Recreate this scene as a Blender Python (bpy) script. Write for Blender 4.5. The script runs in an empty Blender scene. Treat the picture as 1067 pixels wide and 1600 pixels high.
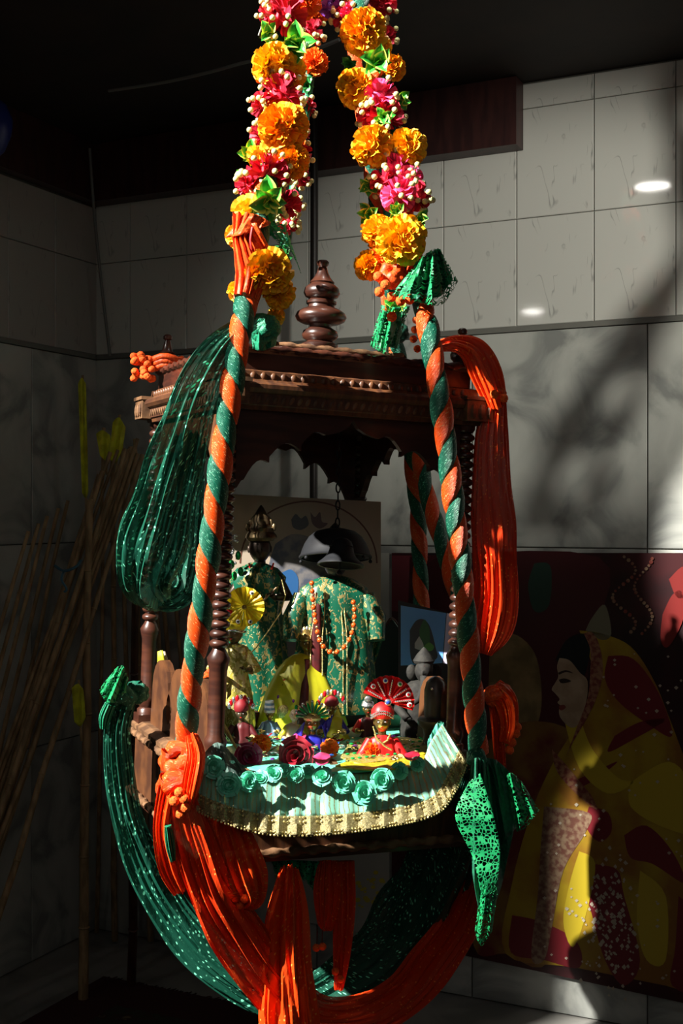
import bpy, bmesh, math, random
from mathutils import Vector, Matrix
from math import sin, cos, pi, exp, sqrt, radians
R = random.Random(7)
SC = bpy.context.scene
COL = SC.collection
V = Vector
# ------------------------------------------------------------------ camera, world, lights, exposure
F = 1900.0; CX = 533.5; CY = 800.0; CZ = 1.68
cam = bpy.data.cameras.new('camera'); camo = bpy.data.objects.new('camera', cam); COL.objects.link(camo)
camo.location = (0, 0, CZ); camo.rotation_euler = (pi/2, 0, 0)
cam.sensor_fit = 'VERTICAL'; cam.sensor_height = 36.0; cam.lens = 36.0*F/1600.0
cam.clip_start = .05; cam.clip_end = 60
SC.camera = camo
w = bpy.data.worlds.new('world'); SC.world = w; w.use_nodes = True
w.node_tree.nodes['Background'].inputs[0].default_value = (.9, .95, 1, 1)
w.node_tree.nodes['Background'].inputs[1].default_value = .012
SC.view_settings.view_transform = 'Standard'; SC.view_settings.look = 'None'
SC.view_settings.gamma = 1; SC.view_settings.use_curve_mapping = False
SC.view_settings.exposure = 0.0
def lamp(kind, name, loc, target, power, color=(1, 1, 1), **kw):
    l = bpy.data.lights.new(name, kind); l.energy = power; l.color = color
    for k, v in kw.items(): setattr(l, k, v)
    o = bpy.data.objects.new(name, l); COL.objects.link(o); o.location = loc
    o.rotation_euler = (V(target)-V(loc)).to_track_quat('-Z', 'Y').to_euler()
    return o
# hard daylight falling in over the open front-left of the room: one beam for the garlands, one for the swing
SUNP = (-3.99, .26, 5.10)
lamp('SPOT', 'daylight_on_garlands', SUNP, (-.02, 2.62, 2.45), 6400, (1, .965, .88), spot_size=radians(9.8), spot_blend=.22, shadow_soft_size=.04)
lamp('SPOT', 'daylight_on_swing', SUNP, (-.15, 2.70, 1.30), 7000, (1, .965, .88), spot_size=radians(13.6), spot_blend=.25, shadow_soft_size=.04)
# soft light on the tiled wall from a lamp high on the right
lamp('SPOT', 'wall_wash', (1.5, 1.2, 2.75), (.72, 4.08, 2.36), 200, (1, .97, .86),
     spot_size=radians(33), spot_blend=.75, shadow_soft_size=.09)
# weak fill from the room behind the photographer
lamp('AREA', 'room_fill', (.3, -.6, 2.6), (0, 3, 1.4), 5.0, (1, .93, .85), size=1.6)

# ------------------------------------------------------------------ materials
MATS = {}
def newmat(name):
    m = bpy.data.materials.new(name); m.use_nodes = True
    nt = m.node_tree; b = nt.nodes['Principled BSDF']; MATS[name] = m
    return m, nt, b
def nd(nt, typ, **kw):
    n = nt.nodes.new(typ)
    for k, v in kw.items():
        if k.startswith('i_'):
            key = k[2:]; key = int(key) if key.isdigit() else key
            n.inputs[key].default_value = v
        else: setattr(n, k, v)
    return n
def coords(nt, src='Object', scale=(1, 1, 1), rot=(0, 0, 0)):
    tc = nd(nt, 'ShaderNodeTexCoord'); mp = nd(nt, 'ShaderNodeMapping')
    mp.inputs['Scale'].default_value = scale; mp.inputs['Rotation'].default_value = rot
    nt.links.new(tc.outputs[src], mp.inputs[0]); return mp.outputs[0]
def ramp(nt, fac, stops):
    r = nd(nt, 'ShaderNodeValToRGB'); e = r.color_ramp.elements
    while len(e) < len(stops): e.new(.5)
    for k, (p, c) in enumerate(stops):
        e[k].position = p; e[k].color = (c[0], c[1], c[2], 1) if not isinstance(c, (int, float)) else (c, c, c, 1)
    nt.links.new(fac, r.inputs[0]); return r.outputs[0]
def mixc(nt, fac, a, b):
    m = nd(nt, 'ShaderNodeMix', data_type='RGBA')
    for s, v in ((0, fac), (6, a), (7, b)):
        if isinstance(v, (int, float)): m.inputs[s].default_value = v
        elif isinstance(v, tuple): m.inputs[s].default_value = (v[0], v[1], v[2], 1)
        else: nt.links.new(v, m.inputs[s])
    return m.outputs[2]
def mat(name, c, rough=.5, metal=0, c2=None, scale=20, stretch=(1, 1, 1), src='Object', bump=0, bscale=None, coat=0, sss=0, trans=0, detail=4, lo=.4, hi=.6, emit=0):
    m, nt, b = newmat(name); L = nt.links.new
    b.inputs['Base Color'].default_value = (*c, 1); b.inputs['Roughness'].default_value = rough
    b.inputs['Metallic'].default_value = metal
    if coat: b.inputs['Coat Weight'].default_value = coat; b.inputs['Coat Roughness'].default_value = .12
    if trans: b.inputs['Transmission Weight'].default_value = trans
    if sss:
        b.inputs['Subsurface Weight'].default_value = sss; b.inputs['Subsurface Radius'].default_value = (.01, .006, .003)
    if c2 or bump:
        co = coords(nt, src, stretch)
        n = nd(nt, 'ShaderNodeTexNoise', i_Scale=scale, i_Detail=detail); L(co, n.inputs['Vector'])
        if c2: L(ramp(nt, n.outputs[0], [(lo, c), (hi, c2)]), b.inputs['Base Color'])
        if bump:
            if bscale:
                n = nd(nt, 'ShaderNodeTexNoise', i_Scale=bscale, i_Detail=3); L(co, n.inputs['Vector'])
            bp = nd(nt, 'ShaderNodeBump', i_Strength=min(1, bump), i_Distance=.002); L(n.outputs[0], bp.inputs['Height']); L(bp.outputs[0], b.inputs['Normal'])
    if emit:
        b.inputs['Emission Color'].default_value = (*c, 1); b.inputs['Emission Strength'].default_value = emit
    return m
def net(name, c, glint, alpha=.85, pitch=(260, 90), gl=.25, rough=.45):
    """thin shiny net cloth: UV in metres, dashes of bright thread, partly see-through"""
    m, nt, b = newmat(name); L = nt.links.new
    b.inputs['Roughness'].default_value = .6; b.inputs['Specular IOR Level'].default_value = .25
    uv = coords(nt, 'UV', (pitch[0], pitch[1], 1))
    vo = nd(nt, 'ShaderNodeTexVoronoi', i_Scale=1.0, i_Randomness=.55); L(uv, vo.inputs['Vector'])
    d0 = ramp(nt, vo.outputs['Distance'], [(gl-.06, 1.0), (gl+.04, 0.0)])
    sp0 = nd(nt, 'ShaderNodeSeparateColor'); L(vo.outputs['Color'], sp0.inputs[0]); g0 = nd(nt, 'ShaderNodeMath', operation='GREATER_THAN', i_1=.5); L(sp0.outputs[0], g0.inputs[0])
    dm = nd(nt, 'ShaderNodeMath', operation='MULTIPLY'); L(d0, dm.inputs[0]); L(g0.outputs[0], dm.inputs[1]); dash = dm.outputs[0]
    L(mixc(nt, dash, c, glint), b.inputs['Base Color'])
    bp = nd(nt, 'ShaderNodeBump', i_Strength=.5, i_Distance=.0008); L(dash, bp.inputs['Height'])
    wr = nd(nt, 'ShaderNodeTexNoise', i_Scale=1.0, i_Detail=4, i_Distortion=.6); L(coords(nt, 'UV', (170, 14, 1), (0, 0, .08)), wr.inputs['Vector'])
    bq = nd(nt, 'ShaderNodeBump', i_Strength=.9, i_Distance=.004); L(wr.outputs[0], bq.inputs['Height']); L(bp.outputs[0], bq.inputs['Normal']); L(bq.outputs[0], b.inputs['Normal'])
    lw = nd(nt, 'ShaderNodeLayerWeight', i_Blend=.35)
    a = nd(nt, 'ShaderNodeMapRange'); L(lw.outputs['Facing'], a.inputs[0]); a.inputs[3].default_value = alpha; a.inputs[4].default_value = .97
    mx = nd(nt, 'ShaderNodeMath', operation='MAXIMUM'); L(a.outputs[0], mx.inputs[0]); L(dash, mx.inputs[1])
    L(mx.outputs[0], b.inputs['Alpha'])
    return m
def lace(name, c, scale=150, th=.09):
    m, nt, b = newmat(name); L = nt.links.new
    b.inputs['Base Color'].default_value = (*c, 1); b.inputs['Roughness'].default_value = .5
    uv = coords(nt, 'UV', (scale, scale, 1))
    vo = nd(nt, 'ShaderNodeTexVoronoi', feature='DISTANCE_TO_EDGE', i_Scale=1.0, i_Randomness=.75); L(uv, vo.inputs['Vector'])
    wv = nd(nt, 'ShaderNodeTexWave', i_Scale=.09, i_Distortion=1.5); L(uv, wv.inputs['Vector'])
    a = nd(nt, 'ShaderNodeMath', operation='MULTIPLY_ADD'); L(wv.outputs[1], a.inputs[0]); a.inputs[1].default_value = .10; a.inputs[2].default_value = th
    lt = nd(nt, 'ShaderNodeMath', operation='LESS_THAN'); L(vo.outputs['Distance'], lt.inputs[0]); L(a.outputs[0], lt.inputs[1])
    L(lt.outputs[0], b.inputs['Alpha']); return m
def fibre(name, c, c2, glint):
    """twisted shiny cloth rope: fine threads along the strand with metallic flecks"""
    m, nt, b = newmat(name); L = nt.links.new
    b.inputs['Roughness'].default_value = .42; b.inputs['Metallic'].default_value = .1
    uv = coords(nt, 'UV', (900, 60, 1), (0, 0, .25))
    n = nd(nt, 'ShaderNodeTexNoise', i_Scale=1.0, i_Detail=3); L(uv, n.inputs['Vector'])
    base = ramp(nt, n.outputs[0], [(.3, c2), (.62, c)])
    uv2 = coords(nt, 'UV', (900, 420, 1))
    vo = nd(nt, 'ShaderNodeTexVoronoi', i_Scale=1.0); L(uv2, vo.inputs['Vector'])
    sep = nd(nt, 'ShaderNodeSeparateColor'); L(vo.outputs['Color'], sep.inputs[0])
    g = nd(nt, 'ShaderNodeMath', operation='GREATER_THAN', i_1=.955); L(sep.outputs[0], g.inputs[0])
    L(mixc(nt, g.outputs[0], base, glint), b.inputs['Base Color'])
    bp = nd(nt, 'ShaderNodeBump', i_Strength=1.0, i_Distance=.003); L(n.outputs[0], bp.inputs['Height']); L(bp.outputs[0], b.inputs['Normal'])
    return m
def brocade(name, c, gold=(.40, .33, .12), scale=105, th=.555):
    m, nt, b = newmat(name); L = nt.links.new
    co = coords(nt, 'Object', (1, 1, .7))
    n = nd(nt, 'ShaderNodeTexNoise', i_Scale=scale, i_Detail=1.5, i_Distortion=1.2); L(co, n.inputs['Vector'])
    f = ramp(nt, n.outputs[0], [(th, 0.0), (th+.03, 1.0)])
    L(mixc(nt, f, c, gold), b.inputs['Base Color'])
    mt = nd(nt, 'ShaderNodeMath', operation='MULTIPLY', i_1=.6); L(f, mt.inputs[0]); L(mt.outputs[0], b.inputs['Metallic'])
    b.inputs['Roughness'].default_value = .34
    bp = nd(nt, 'ShaderNodeBump', i_Strength=.6, i_Distance=.001); L(f, bp.inputs['Height']); L(bp.outputs[0], b.inputs['Normal'])
    return m
def petalmat(name, tip, base, rough=.6):
    """colour runs from the petal's foot (v=0) to its tip (v=1)"""
    m, nt, b = newmat(name); L = nt.links.new
    tc = nd(nt, 'ShaderNodeTexCoord'); s = nd(nt, 'ShaderNodeSeparateXYZ'); L(tc.outputs['UV'], s.inputs[0])
    L(ramp(nt, s.outputs[1], [(.15, base), (.95, tip)]), b.inputs['Base Color'])
    b.inputs['Roughness'].default_value = rough
    return m
def leafmat(name, mid, edge):
    m, nt, b = newmat(name); L = nt.links.new
    tc = nd(nt, 'ShaderNodeTexCoord'); s = nd(nt, 'ShaderNodeSeparateXYZ'); L(tc.outputs['UV'], s.inputs[0])
    a = nd(nt, 'ShaderNodeMath', operation='SUBTRACT', i_1=.5); L(s.outputs[0], a.inputs[0])
    a2 = nd(nt, 'ShaderNodeMath', operation='ABSOLUTE'); L(a.outputs[0], a2.inputs[0])
    L(ramp(nt, a2.outputs[0], [(.0, mid), (.28, mid), (.42, edge)]), b.inputs['Base Color'])
    b.inputs['Roughness'].default_value = .35; return m
wood = mat('dark_wood', (.070, .022, .012), .34, 0, (.036, .012, .008), 9, (1, 1, 6), bump=.25, coat=.2)
woodlit = mat('sunlit_wood', (.115, .042, .014), .5, 0, (.055, .019, .008), 14, (6, 1, 1), bump=.3)  # lit copy of the dark wood, daylight brown put into its colour
woodpale = mat('worn_wood', (.19, .095, .042), .6, 0, (.08, .036, .016), 30, bump=.4)
orange = fibre('orange_twist', (1.0, .105, .004), (.85, .06, .003), (1, .5, .2))
green = fibre('green_twist', (.004, .15, .085), (.002, .07, .042), (.25, .7, .45))
greennet = net('green_net', (.004, .075, .045), (.20, .75, .50), .66, (300, 75), .3)
orangenet = net('orange_net', (.85, .065, .003), (1, .34, .06), .86, (300, 110), .26)
orangenet2 = net('orange_net_dark', (.70, .042, .003), (1, .28, .05), .78, (300, 110), .24)
greenlace = lace('green_lace', (.015, .42, .18), 190, .07)
greenlace2 = lace('bright_green_lace', (.01, .30, .10), 140, .05)
greencloth = mat('green_crepe', (.004, .13, .065), .5, 0, (.01, .24, .12), 300, bump=.8)
lining = mat('lining_green', (.004, .085, .045), .6, 0, (.008, .14, .07), 120, bump=.5)
orangecloth = mat('orange_crepe', (.85, .11, .008), .5, 0, (.6, .05, .004), 200, bump=.8)
pomorange = mat('orange_wool', (1.0, .15, .006), .8, 0, (.8, .08, .004), 250, bump=1)
mari = petalmat('marigold_yellow', (1.0, .56, .008), (.95, .20, .001))
mari2 = petalmat('marigold_amber', (1.0, .46, .006), (.9, .14, .001))
mari3 = petalmat('marigold_deep_orange', (1.0, .22, .01), (.8, .08, .002))
yel = petalmat('yellow_blossom', (1.0, .72, .05), (.9, .35, .01))
crim = petalmat('crimson_petal', (.72, .012, .05), (.35, .003, .02))
pink = petalmat('pink_petal', (.95, .06, .22), (.6, .01, .07))
purp = petalmat('purple_petal', (.25, .05, .45), (.1, .01, .2))
mage = petalmat('magenta_petal', (.36, .004, .06), (.15, .001, .02))
bud = mat('cream_bud', (.85, .80, .42), .5, 0, (.55, .6, .2), 300)
leaf = leafmat('variegated_leaf', (.05, .42, .05), (.75, .95, .15))
leafd = leafmat('plain_leaf', (.015, .16, .04), (.05, .30, .06))
brass = mat('brass', (.52, .36, .12), .28, .9, (.30, .19, .06), 60, bump=.2)
dbrass = mat('aged_brass', (.20, .14, .07), .42, .75, (.07, .05, .03), 50, bump=.4)
gold = mat('gold_trim', (.80, .66, .30), .3, .8, (.45, .36, .12), 500, bump=1, bscale=450)
silver = mat('silver_bead', (.75, .75, .78), .22, .9)
stone = mat('black_stone', (.018, .019, .022), .38, 0, (.035, .036, .04), 30, bump=.3)
bellm = mat('dark_bell_metal', (.016, .017, .020), .6, .1, (.012, .012, .014), 20, bump=.2)
black = mat('black_paint', (.006, .005, .005), .5)
white = mat('white_paint', (.8, .8, .78), .4)
redsat = mat('red_satin', (.75, .012, .012), .45, 0, (.5, .006, .008), 25, bump=.2)
bluesat = mat('blue_satin', (.03, .03, .42), .35, 0, (.015, .01, .2), 25)
yelsat = mat('lime_yellow_satin', (.62, .60, .02), .45, 0, (.48, .45, .015), 12, bump=.15)
yelturb = mat('yellow_organza', (.95, .74, .02), .5, 0, (.8, .55, .01), 60)
mint = mat('mint_satin', (.20, .74, .52), .35, 0, (.13, .60, .42), 20)
mintpale = mat('pale_mint_satin', (.42, .68, .56), .38, 0, (.28, .52, .42), 30)
MATS['dark_bell_metal'].node_tree.nodes['Principled BSDF'].inputs['Specular IOR Level'].default_value = .2
gemg = mat('green_gem', (.01, .35, .08), .12, .3); gemp = mat('purple_gem', (.2, .03, .35), .12, .3)
gemr = mat('red_gem', (.6, .01, .02), .12, .3); gemb = mat('blue_gem', (.03, .1, .5), .12, .3)
grebroc = brocade('green_brocade', (.004, .085, .045)); goldbroc = brocade('gold_brocade', (.32, .27, .04), (.7, .6, .25), 90, .48)
beadm = mat('orange_bead', (.75, .09, .01), .2, 0, coat=.5)
redbr = mat('maroon_cloth', (.10, .006, .008), .5, 0, (.05, .004, .005), 40)
bamboo = mat('bamboo', (.42, .28, .14), .55, 0, (.22, .14, .065), 12, (4, 4, 1), bump=.3)
rustpole = mat('russet_bamboo', (.09, .032, .018), .5, 0, (.045, .016, .01), 12, (4, 4, 1))
yellowcloth = mat('yellow_cloth', (.75, .78, .02), .6, 0, (.5, .5, .015), 20)
bluestring = mat('blue_string', (.05, .15, .22), .6)
cablem = mat('grey_plastic', (.16, .16, .15), .5)
blueb = mat('blue_rubber', (.01, .02, .16), .35)

# ------------------------------------------------------------------ mesh helpers
PM = {}     # world matrix of every parent
def W(px, py, Y): return V(((px-CX)*Y/F, Y, CZ+(CY-py)*Y/F))
def ray(px, py): return V(((px-CX)/F, 1, (CY-py)/F))
def onplane(px, py, p0, n):
    o = V((0, 0, CZ)); d = ray(px, py); return o+d*((V(p0)-o).dot(n)/d.dot(n))
class MB:
    def __init__(s): s.v = []; s.f = []; s.uv = []; s.mi = []; s.cur = 0; s.X = Matrix()
    def add(s, vs, fs, uvs=None):
        b = len(s.v); s.v += [s.X@V(p) for p in vs]
        for f in fs:
            s.f.append([b+i for i in f]); s.mi.append(s.cur)
            s.uv.append([uvs[i] for i in f] if uvs else [(0, 0)]*len(f))
        return s
    def box(s, c, h):
        c = V(c); vs = [c+V((h[0]*i, h[1]*j, h[2]*k)) for i in (-1, 1) for j in (-1, 1) for k in (-1, 1)]
        return s.add(vs, [(0, 1, 3, 2), (4, 6, 7, 5), (0, 4, 5, 1), (2, 3, 7, 6), (0, 2, 6, 4), (1, 5, 7, 3)])
    def grid(s, rows, closed=False, uv=None):
        n = len(rows[0]); m = len(rows); vs = [p for r in rows for p in r]; fs = []
        for i in range(m-1):
            for j in range(n if closed else n-1): fs.append((i*n+j, i*n+(j+1) % n, (i+1)*n+(j+1) % n, (i+1)*n+j))
        if uv is None: uv = [(j/max(1, n-1), i/max(1, m-1)) for i in range(m) for j in range(n)]
        return s.add(vs, fs, uv)
    def lathe(s, prof, seg=20, c=(0, 0, 0), sx=1, sy=1, fold=0, nf=7, ph=0):
        rows = []
        for r, z in prof:
            rows.append([V((c[0]+sx*r*(1+fold*sin(nf*2*pi*k/seg+ph))*cos(2*pi*k/seg), c[1]+sy*r*(1+fold*sin(nf*2*pi*k/seg+ph))*sin(2*pi*k/seg), c[2]+z)) for k in range(seg)])
        return s.grid(rows, True)
    def ball(s, c, r, seg=10, ring=6, sc=(1, 1, 1)):
        prof = [(r*sin(pi*i/ring)+1e-6, -r*cos(pi*i/ring)*sc[2]) for i in range(ring+1)]
        return s.lathe(prof, seg, c, sc[0], sc[1])
    def tube(s, pts, rad, seg=8, cap=True):
        n = len(pts); rr = rad if isinstance(rad, (list, tuple)) else [rad]*n; rows = []; ref = None; uv = []; L = 0
        for i, p in enumerate(pts):
            t = (pts[min(n-1, i+1)]-pts[max(0, i-1)]).normalized()
            if ref is None: ref = t.orthogonal().normalized()
            a = (ref-t*ref.dot(t)).normalized(); ref = a; b = t.cross(a)
            if i: L += (p-pts[i-1]).length
            rows.append([p+a*rr[i]*cos(2*pi*k/seg)+b*rr[i]*sin(2*pi*k/seg) for k in range(seg)]); uv += [(k*rr[i]*6.28/seg, L) for k in range(seg)]
        s.grid(rows, True, uv)
        if cap:
            for row, q in ((rows[0], -1), (rows[-1], 1)): s.add(row, [tuple(range(seg))[::q]])
        return s
    def build(s, name, m, parent=None, smooth=True, local=False, kind=None):
        me = bpy.data.meshes.new(name)
        P = PM.get(parent.name) if parent else None
        vs = s.v
        if P is not None and not local: I = P.inverted(); vs = [I@p for p in vs]
        org = V((0, 0, 0))
        if parent is None and not local and vs:
            org = V((sum(p.x for p in vs)/len(vs), sum(p.y for p in vs)/len(vs), min(p.z for p in vs))); vs = [p-org for p in vs]
        me.from_pydata([tuple(p) for p in vs], [], s.f)
        for x in (m if isinstance(m, (list, tuple)) else [m]): me.materials.append(x)
        ul = me.uv_layers.new(name='uv').data; k = 0
        for f in s.uv:
            for q in f: ul[k].uv = q; k += 1
        me.polygons.foreach_set('material_index', s.mi)
        me.polygons.foreach_set('use_smooth', [smooth]*len(s.f))
        me.update()
        if smooth:
            try: me.set_sharp_from_angle(angle=radians(50))
            except Exception: pass
        o = bpy.data.objects.new(name, me); COL.objects.link(o)
        if parent: o.parent = parent; PM[o.name] = P if P is not None else Matrix()
        else: o.location = org; PM[o.name] = Matrix.Translation(org)
        if kind: o['kind'] = kind
        return o
def thing(name, label, cat, loc=(0, 0, 0), group=None, rot=None):
    o = bpy.data.objects.new(name, None); COL.objects.link(o); o.empty_display_size = .05
    M = Matrix.Translation(V(loc))
    if rot is not None: M = M@rot
    o.matrix_world = M; PM[o.name] = M
    o['label'] = label; o['category'] = cat
    if group: o['group'] = group
    return o
def tag(o, label, cat, group=None):
    o['label'] = label; o['category'] = cat
    if group: o['group'] = group
    return o
def struct(mb, name, m, smooth=False, parent=None):
    o = mb.build(name, m, parent, smooth)
    if not parent: o['kind'] = 'structure'
    return o
def inst(me, name, parent, M, label=None):
    o = bpy.data.objects.new(name, me); COL.objects.link(o); o.parent = parent
    o.matrix_basis = PM[parent.name].inverted()@M if parent else M
    PM[o.name] = M
    if label: o['label'] = label
    return o
def mesh_of(mb, name, m, smooth=True):
    o = mb.build(name, m, None, smooth, local=True); me = o.data; bpy.data.objects.remove(o); return me
def spline(pts, n=8):
    """Catmull-Rom through tuples of any length"""
    P = [pts[0]]+list(pts)+[pts[-1]]; out = []
    for i in range(1, len(P)-2):
        a, b, c, d = P[i-1:i+3]
        for k in range(n):
            t = k/n
            out.append(tuple(.5*(2*q1+(-q0+q2)*t+(2*q0-5*q1+4*q2-q3)*t*t+(-q0+3*q1-3*q2+q3)*t**3) for q0, q1, q2, q3 in zip(a, b, c, d)))
    out.append(tuple(pts[-1])); return out
def drape(mb, keys, n=8, seg=84, folds=5, amp=.16, jit=.0, seed=1, close=False):
    seg = 84; fine = 13+seed % 5
    """cloth hank: keys = (px, py, depth, half width in px, thickness m)"""
    r = random.Random(seed); P = spline(keys, n); c = [W(*p[:3]) for p in P]; rows = []; uv = []; L = 0
    ph = [r.uniform(0, 6.3) for _ in range(4)]
    for i, p in enumerate(P):
        t = (c[min(len(c)-1, i+1)]-c[max(0, i-1)]).normalized()
        S = t.cross(V((0, 1, 0))).normalized(); D = S.cross(t).normalized()
        if i: L += (c[i]-c[i-1]).length
        hw = p[3]*p[2]/F; th = p[4]; row = []
        for k in range(seg):
            a = 2*pi*k/seg
            pl = .055*sin(fine*a+ph[1]+L*4)+.03*sin((fine*2-3)*a+ph[3]-L*9+1.5*sin(L*12)); m = 1+pl*3.5+amp*sin(folds*a+ph[0]+L*3)+amp*.5*sin((folds*2+1)*a+ph[1]-L*5)+amp*.25*sin(L*38+2*a+ph[2])
            q = c[i]+S*hw*cos(a)*(1+pl+amp*.25*sin(folds*a+ph[0])+amp*.2*sin(L*30+ph[3]))+D*th*sin(a)*m
            row.append(q); uv.append((a/6.28*hw*4, L))
        rows.append(row)
    mb.grid(rows, True, uv)
    if close:
        for row in (rows[0], rows[-1]): mb.add(row, [tuple(range(seg))])
    return mb
def twist(root, keys, Rr, pitch, hand=1, n=14):
    """two cloth strands wound round each other; one mesh per strand"""
    c0 = [W(*p[:3]) for p in spline(keys, n)]; c = [c0[0]]; acc = 0
    for a, b in zip(c0, c0[1:]):      # even 4 mm steps along the rope
        d = (b-a).length; q = .004-acc
        while q <= d: c.append(a.lerp(b, q/d)); q += .004
        acc = d-(q-.004)
    for name, m, off in (('orange_strand', orange, 0), ('green_strand', green, pi)):
        rows = []; uv = []; L = 0; K = 14
        for i in range(len(c)):
            t = (c[min(len(c)-1, i+1)]-c[max(0, i-1)]).normalized(); S = t.cross(V((0, 1, 0))).normalized(); D = S.cross(t)
            if i: L += (c[i]-c[i-1]).length
            ph = hand*2*pi*L/pitch+off; rr = Rr*(1+.05*sin(L*40)); row = []
            for k in range(K+1):
                d = -pi/2+pi*k/K; q = rr*(.74+.26*max(0, cos(d))**.45)*(1+.012*sin(k*9+L*60))
                row.append(c[i]+(S*cos(ph+d)+D*sin(ph+d))*q); uv.append((d*Rr, L))
            row.append(c[i]); uv.append((0, L)); rows.append(row)
        mb = MB(); mb.grid(rows, True, uv); mb.build(name, m, root)
def outline(mb, outer, holes, th, frame):
    """flat board with holes: loops of 2-D points; frame maps (x, y, d) to 3-D"""
    bm = bmesh.new(); loops = []
    for lp in [outer]+holes:
        vs = [bm.verts.new((x, y, 0)) for x, y in lp]; loops.append(vs)
        for i in range(len(vs)): bm.edges.new((vs[i], vs[(i+1) % len(vs)]))
    bmesh.ops.triangle_fill(bm, use_beauty=True, edges=bm.edges[:])
    bm.verts.ensure_lookup_table(); bm.verts.index_update()
    pts = [(v.co.x, v.co.y) for v in bm.verts]; n = len(pts)
    fs = [tuple(v.index for v in f.verts) for f in bm.faces]
    vs = [frame(x, y, 0) for x, y in pts]+[frame(x, y, th) for x, y in pts]
    F2 = fs+[tuple(i+n for i in f[::-1]) for f in fs]
    for lp in loops:
        ix = [v.index for v in lp]
        for i in range(len(ix)): a, b = ix[i], ix[(i+1) % len(ix)]; F2.append((a, b, b+n, a+n))
    bm.free(); mb.add(vs, F2); return mb
def fib(i, n):
    z = 1-2*(i+.5)/n; a = i*2.399963; r = sqrt(1-z*z); return V((r*cos(a), r*sin(a), z))
def petals(mb, dirs, r0, r1, wid, curl=.2, ruff=.12, cols=5, rows=3, seed=0):
    r = random.Random(seed)
    for d in dirs:
        d = (d+V((r.uniform(-.15, .15), r.uniform(-.15, .15), r.uniform(-.15, .15)))).normalized()
        s = d.orthogonal().normalized(); s = (s*cos(r.uniform(0, 6.3))+d.cross(s)*sin(r.uniform(0, 6.3))).normalized()
        s = (s-d*s.dot(d)).normalized(); u = d.cross(s); sc = r.uniform(.85, 1.1); G = []; uv = []
        for i in range(rows):
            t = i/(rows-1); row = []
            for j in range(cols):
                q = j/(cols-1)*2-1
                w_ = wid*(.25+.75*t)*q; rad = r0+(r1*sc-r0)*(t-.12*t*q*q)
                row.append(d*rad+s*w_+u*(curl*t*t*r1*.5*(1 if sc > 1 else -1)+ruff*t*sin(q*7+sc*20))*1.0); uv.append(((q+1)/2, t))
            G.append(row)
        mb.grid(G, False, uv)
def facing(p, up_tilt=0, spin=None):
    """matrix at p whose +Z looks back to the viewer"""
    d = (V((0, 0, CZ))-p).normalized(); q = d.to_track_quat('Z', 'Y').to_matrix().to_4x4()
    return Matrix.Translation(p)@q@Matrix.Rotation(R.uniform(0, 6.3) if spin is None else spin, 4, 'Z')@Matrix.Rotation(R.uniform(-.4, .4)+up_tilt, 4, 'X')
def S4(s): return Matrix.Diagonal((s, s, s, 1)) if isinstance(s, (int, float)) else Matrix.Diagonal((*s, 1))

# ------------------------------------------------------------------ room
C0 = V((-.989, 4.9, 0)); U = V((.9016, -.4326, 0)).normalized(); N = V((-.4326, -.9016, 0)).normalized()   # back wall: along U, faces N
ZB = 2.905; ZC = 3.135
def bw(s, z, off=0): return C0+U*s+N*off+V((0, 0, z))
def lw_(t, z, off=0): return C0+N*t+U*off+V((0, 0, z))
grout = mat('grout', (.10, .095, .08), .8)
def slab(fr, a0, a1, z0, z1, o0, o1):
    mb = MB(); vs = [fr(a, z, o) for a in (a0, a1) for z in (z0, z1) for o in (o0, o1)]
    return mb.add(vs, [(0, 1, 3, 2), (4, 6, 7, 5), (0, 4, 5, 1), (2, 3, 7, 6), (0, 2, 6, 4), (1, 5, 7, 3)])
wallb = struct(slab(bw, -.1, 3.6, 0, ZC, -.12, 0), 'wall_back', grout)
walll = struct(slab(lw_, 0, 5.05, 0, ZC, -.12, 0), 'wall_left', grout)
def tilemat(name, base, vein, rough, sc, kind):
    m, nt, b = newmat(name); L = nt.links.new
    co = coords(nt, 'Object', (1, 1, 1))
    n1 = nd(nt, 'ShaderNodeTexNoise', i_Scale=sc, i_Detail=5, i_Distortion=.8); L(co, n1.inputs['Vector'])
    if kind == 'glaze':      # sparse thin grey strokes printed on a white tile
        st = nd(nt, 'ShaderNodeTexNoise', i_Scale=sc*1.1, i_Detail=2, i_Distortion=1.5)
        L(coords(nt, 'Object', (1, 1, .45), (0, .7, 0)), st.inputs['Vector'])
        thin = ramp(nt, st.outputs[0], [(.485, 0.0), (.5, 1.0), (.515, 0.0)])
        n2 = nd(nt, 'ShaderNodeTexNoise', i_Scale=sc*1.3, i_Detail=1); L(co, n2.inputs['Vector'])
        msk = ramp(nt, n2.outputs[0], [(.54, 0.0), (.62, .75)])
        f = nd(nt, 'ShaderNodeMath', operation='MULTIPLY'); L(thin, f.inputs[0]); L(msk, f.inputs[1]); f = f.outputs[0]
    else:
        f = ramp(nt, n1.outputs[0], [(.38, .9), (.50, .25), (.62, 0.0)])
    L(mixc(nt, f, base, vein), b.inputs['Base Color']); b.inputs['Roughness'].default_value = rough
    return m
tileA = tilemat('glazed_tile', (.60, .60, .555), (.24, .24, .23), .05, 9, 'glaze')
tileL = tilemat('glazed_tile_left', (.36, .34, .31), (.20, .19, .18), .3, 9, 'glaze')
marble = tilemat('grey_marble', (.50, .51, .47), (.22, .23, .22), .35, 4.5, 'marble')
trimm = mat('dado_metal', (.16, .16, .14), .5)
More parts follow.
